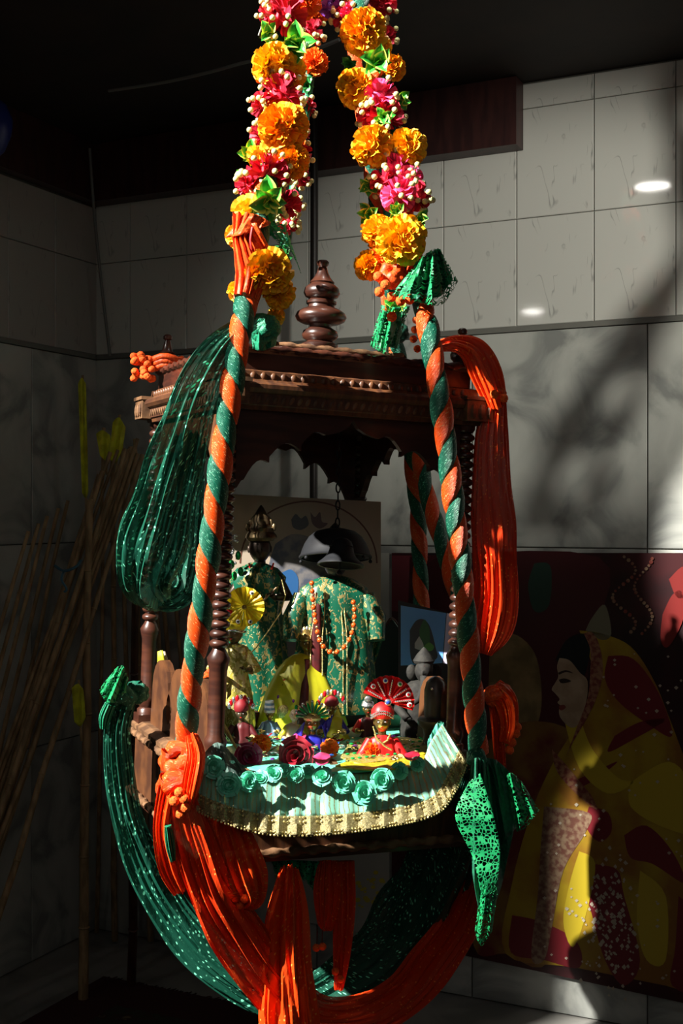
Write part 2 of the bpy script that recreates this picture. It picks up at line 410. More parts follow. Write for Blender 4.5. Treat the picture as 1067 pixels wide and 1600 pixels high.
def tiles(parent, fr, a_first, da, a_end, rows, m, gap=.0025, zlim=9, d=.008):
    cache = {}
    k = 0; a = a_first
    while a < a_end-.02:
        a0 = max(a, .003); a1 = min(a+da, a_end)
        for z0, z1 in rows:
            z1 = min(z1, zlim); ww = a1-a0-gap; hh = z1-z0-gap; key = (round(ww, 3), round(hh, 3))
            X = fr(1, 0)-fr(0, 0); Nn = fr(0, 0, 1)-fr(0, 0)
            M = Matrix.Translation(fr((a0+a1)/2, (z0+z1)/2, d/2))@Matrix((X, Nn, V((0, 0, 1)))).transposed().to_4x4()
            if key not in cache:
                mb = MB(); h = V((ww/2, d/2, hh/2)); e = .0022
                vs = [V((sx*(h.x-(e if y else 0)), (h.y if y else -h.y), sz*(h.z-(e if y else 0)))) for y in (0, 1) for sx, sz in ((-1, -1), (1, -1), (1, 1), (-1, 1))]
                vs2 = [V((sx*h.x, h.y-e, sz*h.z)) for sx, sz in ((-1, -1), (1, -1), (1, 1), (-1, 1))]
                vs = vs[:4]+vs2+vs[4:]
                fs = [(0, 1, 2, 3), (8, 11, 10, 9)]+[(i, (i+1) % 4, 4+(i+1) % 4, 4+i) for i in range(4)]+[(4+i, 4+(i+1) % 4, 8+(i+1) % 4, 8+i) for i in range(4)]
                mb.add(vs, fs); cache[key] = mesh_of(mb, 'tile', m, False)
            # tiny setting error, so the glaze reflects unevenly
            jt = Matrix.Rotation(R.uniform(-.0015, .0015), 4, 'Z')@Matrix.Rotation(R.uniform(-.0015, .0015), 4, 'X')
            inst(cache[key], 'tile', parent, M@jt)
        a += da
tiles(wallb, bw, 1.76-.265*7, .265, 3.55, [(2.31, 2.675), (2.675, 3.045), (3.045, 3.13)], tileA)
tiles(wallb, bw, 2.2-.6*4, .6, 3.55, [(.002, .80), (.80, 1.56), (1.56, 2.292)], marble, .004)
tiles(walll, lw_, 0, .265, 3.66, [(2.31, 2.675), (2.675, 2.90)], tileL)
tiles(walll, lw_, -.2, .6, 3.66, [(.002, .80), (.80, 1.56), (1.56, 2.292)], marble, .004)
struct(slab(bw, 0, 3.55, 2.292, 2.309, .002, .016), 'trim_1', trimm)
struct(slab(lw_, .02, 3.66, 2.292, 2.309, .002, .016), 'trim_2', trimm)
struct(slab(lw_, 3.2, 3.5, 0, 4.25, .01, .262), 'added_pilaster', marble)  # unseen pilaster added on the left wall to block daylight from the poster
beamm = mat('maroon_board', (.05, .016, .014), .45, 0, (.03, .010, .010), 6, (6, 6, 1))
ceilm = mat('dark_ceiling', (.022, .013, .010), .75, 0, (.014, .009, .008), 5)
struct(slab(bw, -.05, 1.785, ZB, ZC-.004, .012, .09), 'trim_3', beamm)
struct(slab(lw_, .092, 3.66, ZB, ZC-.004, .012, .06), 'trim_4', beamm)
mb = MB(); mb.add([(-2.6, 2.62, ZC), (3.4, 2.62, ZC), (3.4, 6, ZC), (-2.6, 6, ZC), (-2.6, 2.62, ZC+.1), (3.4, 2.62, ZC+.1), (3.4, 6, ZC+.1), (-2.6, 6, ZC+.1)],
                  [(0, 1, 2, 3), (7, 6, 5, 4), (0, 4, 5, 1), (1, 5, 6, 2), (2, 6, 7, 3), (3, 7, 4, 0)])
struct(mb, 'ceiling', ceilm)
mb = MB(); mb.box((0, 2.2, -.05), (3.6, 4.2, .05)); struct(mb, 'floor', tilemat('marble_floor', (.32, .31, .29), (.16, .16, .15), .3, 3, 'marble'))
# carpet with a floral weave
m, nt, b = newmat('carpet_weave'); co = coords(nt, 'Object')
v1 = nd(nt, 'ShaderNodeTexVoronoi', i_Scale=16); v2 = nd(nt, 'ShaderNodeTexNoise', i_Scale=60, i_Detail=3)
nt.links.new(co, v1.inputs[0]); nt.links.new(co, v2.inputs[0])
nt.links.new(mixc(nt, ramp(nt, v2.outputs[0], [(.45, 0.0), (.6, 1.0)]), ramp(nt, v1.outputs['Distance'], [(.2, (.16, .12, .05)), (.3, (.028, .006, .006)), (.5, (.02, .028, .012))]), (.03, .008, .007)), b.inputs['Base Color'])
b.inputs['Roughness'].default_value = .95
carpet = thing('carpet', 'dark floral woven carpet with a plain maroon rim on the floor', 'carpet', (.1, 3.6, 0))
def floorp(px, py, z=0): o = V((0, 0, CZ)); d = ray(px, py); return o+d*((z-CZ)/d.z)
cp = [C0+U*.35+N*.42, C0+U*3.3+N*.42, C0+U*3.3+N*3, C0+U*.35+N*3]
mb = MB()
cin = [C0+U*.55+N*.62, C0+U*3.1+N*.62, C0+U*3.1+N*2.8, C0+U*.55+N*2.8]
mb.add([p+V((0, 0, .003)) for p in cp]+[p+V((0, 0, .012)) for p in cp], [(0, 1, 2, 3), (7, 6, 5, 4), (0, 4, 5, 1), (1, 5, 6, 2), (2, 6, 7, 3), (3, 7, 4, 0)])
mb.build('border', mat('maroon_pile', (.05, .006, .006), .95, 0, (.03, .004, .004), 200), carpet, False)
mb = MB(); mb.add([p+V((0, 0, .0125)) for p in cin]+[p+V((0, 0, .016)) for p in cin], [(0, 1, 2, 3), (7, 6, 5, 4), (0, 4, 5, 1), (1, 5, 6, 2), (2, 6, 7, 3), (3, 7, 4, 0)])
mb.build('floral_field', MATS['carpet_weave'], carpet, False)
mb = MB()      # carpet fringe along the wall side
for i in range(260):
    s = .36+2.9*i/260; p = C0+U*s+N*.42; q = p-N*R.uniform(.015, .035)+U*R.uniform(-.01, .01)
    mb.tube([p+V((0, 0, .008)), q+V((0, 0, .004))], .0022, 3, False)
mb.build('fringe', MATS['maroon_pile'], carpet, kind='stuff')
# wires and pipe
def wire(name, label, cat, pts, r, m):
    mb = MB(); mb.tube([W(*p) for p in spline(pts, 6)], r, 8); return tag(mb.build(name, m), label, cat)
wire('conduit', 'thin grey cable hanging down the wall corner on the left', 'cable', [(140, 232, 4.7), (147, 330, 4.70), (158, 440, 4.72), (172, 556, 4.74)], .006, cablem)
wire('ceiling_cable', 'pale cable running under the dark ceiling to the garlands', 'cable', [(170, 142, 3.9), (260, 128, 3.75), (330, 112, 3.6), (390, 96, 3.5), (470, 84, 3.4), (530, 62, 3.3)], .005, cablem)
wire('support_pipe', 'dark vertical pipe against the tiled wall behind the wooden spire', 'pipe', [(490, 40, 4.30), (491, 300, 4.30), (490, 560, 4.30), (490, 900, 4.30)], .014, mat('dark_iron', (.02, .015, .013), .4))
wire('hanging_wire', 'short dark wire dangling beside the top of the left garland', 'wire', [(419, -30, 2.6), (415, 20, 2.6), (404, 56, 2.6)], .0022, cablem)
t = thing('balloon', 'dark blue balloon at the left edge below the ceiling', 'balloon', W(-22, 200, 3.9))
mb = MB(); mb.lathe([(.001, -.115), (.02, -.105), (.055, -.07), (.075, -.02), (.08, .03), (.062, .075), (.03, .098), (.001, .105)], 20, W(-20, 200, 3.9)); mb.build('bladder', blueb, t)
mb = MB(); mb.lathe([(.004, -.12), (.012, -.13), (.002, -.112)], 10, W(-20, 200, 3.9)); mb.build('knot', blueb, t)
# ------------------------------------------------------------------ posters on the wall (flat prints)
def wp(px, py, off=.03): return onplane(px, py, C0+N*off, N)
def flat(name): return mat(name, tuple(FC[name]), .45)
def printed(parent, name, pts, c, layer, PL, smooth=True, rough=.4, c2=None, sc=20):
    P = [p[:2] for p in spline([(a, b) for a, b in pts]+[pts[0]], 5)][:-1] if smooth else pts
    mb = MB(); mb.add([PL(x, y, layer) for x, y in P], [tuple(range(len(P)))])
    key = 'ink_%d_%d_%d' % tuple(int(255*q) for q in c)
    m = MATS.get(key) or mat(key, c, rough, 0, c2, sc)
    return mb.build(name, m, parent, False)
posterA = thing('wall_poster', 'large poster of a woman in a yellow and red veil leaning on the marble wall', 'poster', wp(900, 1520, .02))
def board(parent, name, c4, depth, m):
    a = [wp(x, y, .02+depth) for x, y in c4]; b = [wp(x, y, .014) for x, y in c4]
    # keep the panel upright and square to the wall
    mb = MB(); mb.add(a+b, [(0, 1, 2, 3), (7, 6, 5, 4), (0, 4, 5, 1), (1, 5, 6, 2), (2, 6, 7, 3), (3, 7, 4, 0)])
    return mb.build(name, m, parent, False)
pb = mat('poster_dark_ground', (.018, .006, .008), .35, 0, (.05, .008, .01), 4)
board(posterA, 'backing_board', [(612, 864), (1150, 864), (1150, 1585), (612, 1468)], .008, pb)
PL = lambda x, y, l: wp(x, y, .029+l*.0006)
ink = lambda n, pts, c, l, **k: printed(posterA, n, pts, c, l, PL, **k)
ink('maroon_curtain', [(640, 870), (935, 870), (925, 1000), (900, 1120), (820, 1200), (700, 1200), (640, 1100)], (.060, .008, .012), 1)
ink('rose_band', [(612, 868), (740, 868), (735, 960), (612, 955)], (.14, .02, .03), 1, smooth=False)
ink('green_cloth_patch', [(835, 880), (860, 885), (858, 945), (835, 955), (825, 915)], (.02, .05, .035), 2)
ink('pale_veil_figure', [(765, 1010), (800, 990), (835, 1020), (846, 1080), (840, 1130), (810, 1180), (790, 1190), (765, 1120)], (.26, .18, .075), 2, c2=(.14, .10, .04), sc=12)
ink('red_cloth', [(745, 1170), (810, 1130), (880, 1135), (920, 1180), (920, 1300), (860, 1500), (790, 1490), (740, 1478), (735, 1300)], (.115, .012, .012), 3, c2=(.19, .10, .02), sc=9)
ink('yellow_veil', [(905, 985), (940, 990), (985, 1010), (1020, 1060), (1045, 1120), (1075, 1200), (1110, 1300), (1130, 1400), (1120, 1555), (1040, 1540), (900, 1512), (790, 1490), (800, 1380), (830, 1270), (860, 1200), (890, 1150), (915, 1110), (930, 1060)], (.34, .235, .012), 4, c2=(.23, .10, .012), sc=6)
ink('white_leaf', [(915, 985), (925, 965), (945, 945), (955, 990), (940, 1000)], (.18, .17, .11), 4)
for k, pts in enumerate([[(950, 1025), (990, 1030), (1030, 1085), (1050, 1150), (1010, 1130), (965, 1095), (945, 1060)], [(960, 1150), (1000, 1128), (1040, 1125), (990, 1155), (950, 1175)],
                         [(893, 1222), (930, 1205), (965, 1190), (930, 1218), (900, 1232)], [(920, 1260), (950, 1270), (955, 1300), (935, 1315), (915, 1290)],
                         [(975, 1305), (1010, 1290), (1050, 1330), (1070, 1380), (1020, 1350), (985, 1340)], [(930, 1350), (965, 1360), (975, 1400), (1000, 1500), (975, 1540), (945, 1500), (925, 1430), (915, 1390)],
                         [(800, 1430), (845, 1440), (900, 1470), (905, 1512), (850, 1500), (798, 1488)], [(1060, 1400), (1100, 1440), (1110, 1550), (1050, 1540), (1055, 1480)]]):
    ink('red_fold', pts, (.15, .010, .016), 5)
for pts in [[(880, 1120), (900, 1110), (925, 1170), (965, 1215), (990, 1222), (950, 1240), (905, 1200)], [(985, 1222), (1045, 1190), (1080, 1230), (1085, 1300), (1030, 1290), (985, 1260)],
            [(905, 1330), (930, 1350), (915, 1430), (895, 1480), (880, 1440), (890, 1380)], [(1000, 1360), (1040, 1400), (1040, 1500), (1010, 1500), (995, 1440)]]:
    ink('yellow_fold', pts, (.44, .33, .02), 5.5)
ink('brown_lace_panel', [(850, 1260), (920, 1270), (915, 1300), (880, 1360), (862, 1450), (850, 1500), (830, 1495), (840, 1400), (845, 1320)], (.13, .05, .035), 6, c2=(.24, .16, .10), sc=60)
ink('black_hair', [(868, 1030), (885, 1000), (912, 990), (922, 1010), (915, 1050), (905, 1060), (880, 1045)], (.006, .008, .010), 6)
ink('face', [(874, 1028), (890, 1032), (905, 1050), (918, 1065), (915, 1100), (903, 1132), (890, 1136), (876, 1122), (873, 1110), (877, 1104), (871, 1098), (874, 1092), (866, 1082), (862, 1076), (872, 1058), (870, 1042)], (.40, .30, .20), 7, c2=(.30, .21, .13), sc=18)
ink('eye', [(873, 1062), (882, 1060), (892, 1064), (884, 1067), (876, 1067)], (.03, .015, .012), 8)
ink('eyebrow', [(872, 1051), (884, 1047), (896, 1052), (884, 1050), (874, 1054)], (.04, .02, .015), 8)
ink('lips', [(873, 1103), (880, 1101), (884, 1105), (878, 1110), (874, 1108)], (.20, .04, .03), 8)
ink('veil_border', [(912, 990), (925, 988), (937, 1010), (942, 1050), (932, 1090), (918, 1120), (895, 1160), (885, 1180), (900, 1140), (918, 1090), (922, 1050), (922, 1015)], (.16, .03, .025), 8, c2=(.3, .15, .08), sc=70)
ink('veil_border', [(862, 1170), (880, 1190), (905, 1220), (925, 1245), (932, 1265), (900, 1240), (870, 1205)], (.16, .03, .025), 8, c2=(.3, .15, .08), sc=70)
spots = MB()
for k in range(120):
    x = R.uniform(850, 1066); y = R.uniform(1010, 1530)
    if x < 950 and y < 1200 and x < 930: continue
    s = R.uniform(1.6, 3.6); mbk = [(x-s, y), (x, y-s*.8), (x+s, y), (x, y+s)]
    b0 = [PL(a, b_, 8.5) for a, b_ in mbk]; spots.add(b0, [(0, 1, 2, 3)])
for k in range(170):
    x = R.gauss(955, 22); y = R.gauss(1440, 48); s = R.uniform(1.5, 4.5)
    spots.add([PL(a, b_, 8.6) for a, b_ in [(x-s, y), (x, y-s), (x+s*.7, y+1), (x, y+s)]], [(0, 1, 2, 3)])
spots.build('white_sequin_print', mat('ink_pale', (.42, .36, .28), .4), posterA, False, kind='stuff')
for pts in [[(1035, 960), (1050, 930), (1065, 925), (1068, 965), (1045, 1010), (1032, 1000)], [(1045, 905), (1070, 885), (1090, 920), (1060, 935)]]:
    ink('scarlet_hibiscus', pts, (.20, .012, .01), 6)
mb = MB()
for k in range(46):
    t_ = k/45; x = 975+18*sin(t_*9)+16*t_*0; y = 870+t_*120
    if k % 2: x = 1005+14*cos(t_*8)
    c_ = (x, y); s = R.uniform(2, 3.4); mb.add([PL(c_[0]+s*cos(a), c_[1]+s*sin(a), 6) for a in (0, 1.05, 2.1, 3.14, 4.2, 5.24)], [(0, 1, 2, 3, 4, 5)])
mb.build('garland_print', mat('ink_garland', (.26, .17, .10), .4, 0, (.2, .03, .02), 40), posterA, False, kind='stuff')
posterB = thing('small_wall_poster', 'white poster printed with yellow blossoms seen under the swing', 'poster', wp(520, 1450, .02))
board(posterB, 'backing_board', [(430, 864), (608, 864), (608, 1467), (430, 1431)], .008, mat('poster_white', (.42, .42, .38), .4))
mb = MB()
for k in range(60):
    x = R.uniform(500, 604); y = R.uniform(1360, 1432); s = R.uniform(2, 5)
    mb.add([PL(x+s*cos(a), y+s*.8*sin(a), .5+k*.02) for a in (0, 1.05, 2.1, 3.14, 4.2, 5.24)], [(0, 1, 2, 3, 4, 5)])
mb.build('yellow_blossom_print', mat('ink_yellow', (.60, .50, .05), .4), posterB, False, kind='stuff')

# ------------------------------------------------------------------ the hanging wooden shrine swing
SWL = V((-.123, 2.82, 1.0)); SWR = Matrix.Rotation(.04, 4, 'Y')@Matrix.Rotation(radians(23), 4, 'Z')
swing = thing('swing_shrine', 'carved dark wooden canopied swing shrine hanging in front of the tiled wall', 'swing', SWL, None, SWR)
SW = PM[swing.name]
def T(x, y, z): return SW@V((x, y, z))
def sp(name, mb, m, smooth=True, parent=None, label=None, kind=None):
    o = mb.build(name, m, parent or swing, smooth, local=True, kind=kind)
    if label: o['label'] = label
    return o
def frame_mould(prof, hx, hy, x0=0, y0=0):
    """profile of (outset, z) run round a rectangle"""
    mb = MB(); rows = []
    for o, z in prof: rows.append([V((x0+sx*(hx+o), y0+sy*(hy+o), z)) for sx, sy in ((-1, -1), (1, -1), (1, 1), (-1, 1))])
    return mb.grid(rows, True)
def ropem(a, b, r, turns_per_m=45, hand=1):
    a = V(a); b = V(b); n = max(8, int((b-a).length*turns_per_m*5)); t = (b-a).normalized(); s = t.cross(V((0, 0, 1))).normalized(); u = s.cross(t); rows = []
    for i in range(n+1):
        q = a.lerp(b, i/n); L = (b-a).length*i/n
        rows.append([q+(s*cos(k*pi/5)+u*sin(k*pi/5))*r*(1+.26*cos(2*(k*pi/5)+hand*2*pi*L*turns_per_m*.5)) for k in range(10)])
    return MB().grid(rows, True)
# tray ---------------------------------------------------------------
TX, TY = .292, .305
mb = MB(); mb.box((0, 0, .055), (TX, TY, .081)); sp('tray_box', mb, woodlit, False)
sp('tray_rim', frame_mould([(-.02, .134), (.006, .136), (.012, .141), (.012, .150), (-.004, .158), (-.06, .158)], TX, TY), woodpale, False)
sp('tray_foot', frame_mould([(-.05, -.032), (.006, -.032), (.008, -.022), (.0, -.014), (-.01, -.014)], TX, TY), wood, False)
def four(z, hx, hy, r, name, m, sides=4, tp=45, x0=0, y0=0):
    c = [(-hx+x0, -hy+y0, z), (hx+x0, -hy+y0, z), (hx+x0, hy+y0, z), (-hx+x0, hy+y0, z)]
    for i in range(sides): sp(name, ropem(c[i], c[(i+1) % 4], r, tp), m)
four(.130, TX+.008, TY+.008, .0085, 'rope_moulding', woodpale)
four(-.014, TX+.008, TY+.008, .0085, 'rope_moulding', woodpale)
mb = MB(); mb.box((0, 0, .147), (TX-.02, TY-.02, .006)); sp('tray_floor', mb, wood, False)
mb = MB(); mb.box((0, .19, .177), (.235, .095, .024)); sp('back_step', mb, redbr, False, label='maroon cloth-covered step at the back')
# scalloped cheek boards left and right of the tray
def lobes(n, L, h0, h1):
    pts = [(0, 0)]
    wl = L/n
    for k in range(n):
        for i in range(9):
            a = pi-pi*i/8; pts.append((wl*(k+.5)+wl*.46*cos(a), h1-wl*.46+wl*.46*sin(a)))
        if k < n-1: pts.append((wl*(k+1), h0))
    pts.append((L, 0)); return pts
def almond(cx, cy, w_, h): return [(cx+w_*sin(t)*abs(sin(t))**.3*(1 if 1 else 1), cy-h*cos(t)) for t in [2*pi*i/12 for i in range(12)]]
for sx in (-1, 1):
    nl = 3 if sx < 0 else 1; LL = .47 if sx < 0 else .12; out = lobes(nl, LL, .105, .165)
    holes = [almond(LL/nl*(k+1), .062, .019, .036) for k in range(nl-1)]
    mb = MB(); outline(mb, out, holes, .02, lambda x, y, d: V((sx*(TX-(.018 if sx < 0 else .004))-sx*d, (.235 if sx < 0 else -.115)-x, .155+y)))
    sp('cheek_board', mb, woodlit, False)
out = lobes(4, .44, .06, .10)
mb = MB(); outline(mb, out, [], .018, lambda x, y, d: V((-.22+x, TY-.03-d, .155+y))); sp('back_board', mb, wood, False)
# corner posts: ringed shafts over plain turned feet
def postprof(z0, z1):
    P = [(.0, z0), (.024, z0), (.024, z0+.03), (.018, z0+.035), (.023, z0+.05), (.023, z0+.06), (.0175, z0+.07), (.0185, z0+.20), (.022, z0+.215), (.024, z0+.225), (.015, z0+.24)]
    z = z0+.245
    while z < z1-.03:
        for k in range(5): P.append((.0125+.0085*sin(pi*k/4)**.7, z+.0185*k/4))
        z += .0195
    P += [(.016, z), (.021, z+.008), (.021, z1)]; return P
for sx, sy in ((-1, -1), (1, -1), (1, 1), (-1, 1)):
    mb = MB(); mb.lathe(postprof(.155, .895), 16, (sx*.272, sy*.282, 0)); sp('corner_post', mb, wood)
    mb = MB(); mb.box((sx*.272, sy*.282, .162), (.026, .026, .012)); sp('post_foot', mb, wood, False)
# scalloped arch boards on the four sides
half = [(.262, 0), (.262, .13), (.236, .105), (.236, .118)]
def archline(hw, top, drop):
    """half outline from outer end to the peak, (x, z below the top)"""
    def arc(x0, z0, x1, z1, b, n=6):
        o = []
        for i in range(n+1):
            t = i/n; x = x0+(x1-x0)*t; z = z0+(z1-z0)*t; o.append((x+b*(z1-z0)/1*sin(pi*t)*0, z-b*sin(pi*t)))
        return o
    s = hw/.25; q = [(1.0, .155), (.985, .155), (.95, .140)]+arc(.93, .138, .72, .100, .020)+arc(.72, .088, .45, .072, .022)+arc(.45, .060, .24, .036, .016)+[(.20, .034), (.12, .028), (.05, .018), (.0, .0)]
    return [(x*hw, z*drop/.155) for x, z in q]
def arch(hw, z1, height, fr, m=wood):
    h = archline(hw, z1, height-.012); pts = [(hw, z1), (-hw, z1)]+[(-x, z1-.012-z) for x, z in h]+[(x, z1-.012-z) for x, z in h[::-1][1:]]
    mb = MB(); outline(mb, pts, [], .016, fr); return sp('arch_board', mb, m, False)
arch(.255, .89, .165, lambda x, y, d: V((x, -.290+d, y)))
arch(.255, .89, .20, lambda x, y, d: V((x, .290-d, y)))
arch(.265, .89, .165, lambda x, y, d: V((-.28+d, x, y)), woodlit)
arch(.265, .89, .165, lambda x, y, d: V((.28-d, x, y)))
# canopy ---------------------------------------------------------------
HX, HY = .262, .278
sp('cornice', frame_mould([(-.02, .884), (.030, .884), (.032, .892), (.036, .894), (.037, .916), (.044, .919), (.050, .926), (.050, .934), (.044, .938), (.034, .940), (.026, .948), (.024, .962), (.012, .966)], HX, HY), woodlit, False)
mb = MB(); mb.box((0, 0, .888), (HX-.01, HY-.01, .004)); sp('canopy_ceiling', mb, wood, False)
sp('crown_frieze', frame_mould([(.012, .962), (.012, 1.0), (.018, 1.006), (.0, 1.012), (-.12, 1.030)], HX, HY), wood, False)
four(1.010, HX+.014, HY+.014, .0075, 'rope_moulding', wood)
# carved relief rows: hanging beads and scallops
def relief(z, ox, oy, step, shape, name, m, only=(0, 1, 2, 3)):
    for sd in only:
        mb = MB(); a = (-1, 1)[sd in (1, 2)]
        n = int(2*(HX if sd in (0, 2) else HY)/step)
        for k in range(n):
            t = (k+.5)/n*2-1
            c = {0: (t*HX, -HY-oy, z), 1: (HX+ox, t*HY, z), 2: (t*HX, HY+oy, z), 3: (-HX-ox, t*HY, z)}[sd]
            sc = (.8, .45, 1) if sd in (0, 2) else (.45, .8, 1)
            if shape == 'bead': mb.ball(c, step*.42, 8, 5, sc)
            else:
                X = mb.X; mb.X = Matrix.Translation(c)@Matrix.Rotation(.5, 4, 'Y' if sd in (0, 2) else 'X'); mb.ball((0, 0, 0), step*.55, 6, 4, (sc[0]*.6, sc[1]*.6, 1)); mb.X = X
        sp(name, mb, m, kind='stuff')
relief(.905, .037, .037, .017, 'slant', 'carved_scallops', woodpale)
relief(.952, .026, .026, .021, 'bead', 'carved_beading', woodlit)
for sx, sy in ((-1, -1), (1, -1), (1, 1), (-1, 1)):
    mb = MB(); mb.box((sx*(HX+.020), sy*(HY+.020), .914), (.036, .036, .022)); mb.box((sx*(HX+.020), sy*(HY+.020), .941), (.040, .040, .004))
    for k in (-1, 0, 1):
        mb.ball((sx*(HX+.057), sy*(HY+.02)+k*.02, .912), .011, 6, 5, (.45, .8, 1.5)); mb.ball((sx*(HX+.02)+k*.02, sy*(HY+.057), .912), .011, 6, 5, (.8, .45, 1.5))
    sp('corner_block', mb, woodpale, False)
sp('roof_tier', frame_mould([(.02, 1.018), (.02, 1.032), (.0, 1.040), (-.13, 1.046)], .135, .135, .025, .0), wood, False)
four(1.040, .15, .15, .0075, 'rope_moulding', woodpale, x0=.025)
px_m = .00147
sprof = [(38, 531), (38, 526), (30, 522), (26, 519), (29, 516), (29, 511), (22, 508), (20, 506), (27, 502), (29, 497), (27, 490), (20, 486), (17, 484), (18, 480), (30, 478), (38, 474), (41, 468), (38, 461), (30, 456), (22, 453), (21, 449), (24, 447), (24, 443), (20, 441), (19, 439), (26, 436), (29, 430), (27, 422), (21, 417), (18, 415), (20, 413), (17, 410), (13, 405), (9, 397), (7, 390), (6, 388), (9, 385), (10, 381), (7, 378), (.1, 377)]
mb = MB(); mb.lathe([(r*px_m, 1.043+(531-y)*px_m) for r, y in sprof], 28, (.032, 0, 0)); sp('spire', mb, wood)
fprof = [(19, 0), (19, 5), (14, 7), (14, 10), (18, 14), (19, 20), (17, 27), (13, 30), (15, 31), (10, 34), (8, 42), (6, 50), (5, 54), (8, 56), (8, 61), (5, 64), (.1, 65)]
for x, y in ((-.262, .262), (.262, -.268), (-.25, -.258), (.255, .26)):
    mb = MB(); mb.lathe([(r*.00135, 1.012+z*.00135) for r, z in fprof], 18, (x, y, 0)); sp('corner_finial', mb, wood)

# ------------------------------------------------------------------ twisted suspension ropes
ropeL = thing('twisted_rope', 'orange and green twisted cloth rope at the front left of the swing', 'rope', W(290, 1175, 2.36), 'twisted cloth ropes')
LK = [(505, -190, 2.74), (450, 0, 2.64), (425, 230, 2.50), (392, 430, 2.36), (372, 540, 2.29), (348, 700, 2.25), (322, 900, 2.26), (300, 1060, 2.31), (288, 1175, 2.36)]
twist(ropeL, LK, .0225, .112, 1)
ropeR = thing('twisted_rope', 'orange and green twisted cloth rope at the front right of the swing', 'rope', W(745, 1175, 2.56), 'twisted cloth ropes')
RK = [(520, -190, 2.76), (562, 0, 2.70), (606, 220, 2.62), (650, 430, 2.54), (672, 530, 2.47), (698, 700, 2.46), (722, 900, 2.50), (738, 1070, 2.53), (748, 1178, 2.56)]
twist(ropeR, RK, .0225, .118, -1)
ropeB = thing('twisted_rope', 'dim red and green twisted rope behind the swing, seen through the right arch', 'rope', W(655, 950, 3.25), 'twisted cloth ropes')
twist(ropeB, [(525, -190, 2.80), (560, 100, 2.88), (600, 400, 3.0), (622, 560, 3.1), (645, 735, 3.2), (654, 830, 3.25), (660, 1000, 3.25)], .022, .150, 1)
ropeC = thing('twisted_rope', 'twisted rope slanting right behind the swing, nearer the right post', 'rope', W(700, 900, 3.1), 'twisted cloth ropes')
twist(ropeC, [(640, 600, 3.14), (660, 740, 3.13), (690, 850, 3.1), (720, 950, 3.06)], .022, .150, -1)
ring = thing('ceiling_hook', 'iron hook under the ceiling holding the four swing ropes', 'hook', W(512, -196, 2.76))
mb = MB(); c = W(512, -196, 2.76); mb.tube([c+V((.02*cos(a), 0, .02*sin(a))) for a in [i*pi/8 for i in range(17)]], .005, 8, False); mb.build('ring', MATS['dark_iron'], ring)
mb = MB(); mb.tube([c+V((0, 0, .02)), V((c.x, c.y, ZC))], .006, 8); mb.build('shank', MATS['dark_iron'], ring)

# ------------------------------------------------------------------ flower garlands
dirs = [fib(i, 150) for i in range(150)]
def pom(m, seed, wid=.25, n=210): mb = MB(); petals(mb, [fib(i, n) for i in range(n)], .25, 1, wid, .25, .055, 5, 3, seed); mb.ball((0, 0, 0), .55, 10, 8); return mesh_of(mb, 'marigold', m, False)
POM = [pom(mari, 1), pom(mari2, 2), pom(mari, 5, .32, 150)]; POMD = pom(mari3, 3); POMY = pom(yel, 4, .4, 60)
def cluster(m, seed, n=46):
    mb = MB(); petals(mb, [fib(i, n) for i in range(n)], .15, 1, .34, .35, .06, 5, 3, seed); mb.ball((0, 0, 0), .5, 8, 6); return mesh_of(mb, 'blossom', m, False)
CR = [cluster(crim, 11), cluster(crim, 12)]; PK = [cluster(pink, 13, 34), cluster(pink, 14, 30)]; PU = cluster(purp, 15, 30)
def budmesh():
    mb = MB(); mb.lathe([(.001, -.9), (.12, -.7), (.12, 0)], 5)
    mb.lathe([(.1, 0), (.75, .25), (1.0, .8), (.85, 1.4), (.35, 1.75), (.05, 1.8)], 8, fold=.08, nf=4); return mesh_of(mb, 'bud', bud)
BUD = budmesh()
def leafmesh(m):
    mb = MB(); rows = []; uv = []
    for i in range(7):
        t = i/6; w_ = .34*sin(pi*min(1, t*.93+.07))**.7; row = []
        for j in range(5):
            q = j/4*2-1; row.append(V((w_*q, t*(1-.05*q*q), .22*sin(t*2.4)+.16*abs(q)*w_/.3*1-.02))); uv.append(((q+1)/2, t))
        rows.append(row)
    mb.grid(rows, False, uv); return mesh_of(mb, 'leaf', m)
LEAF = leafmesh(leaf); LEAFD = leafmesh(leafd)
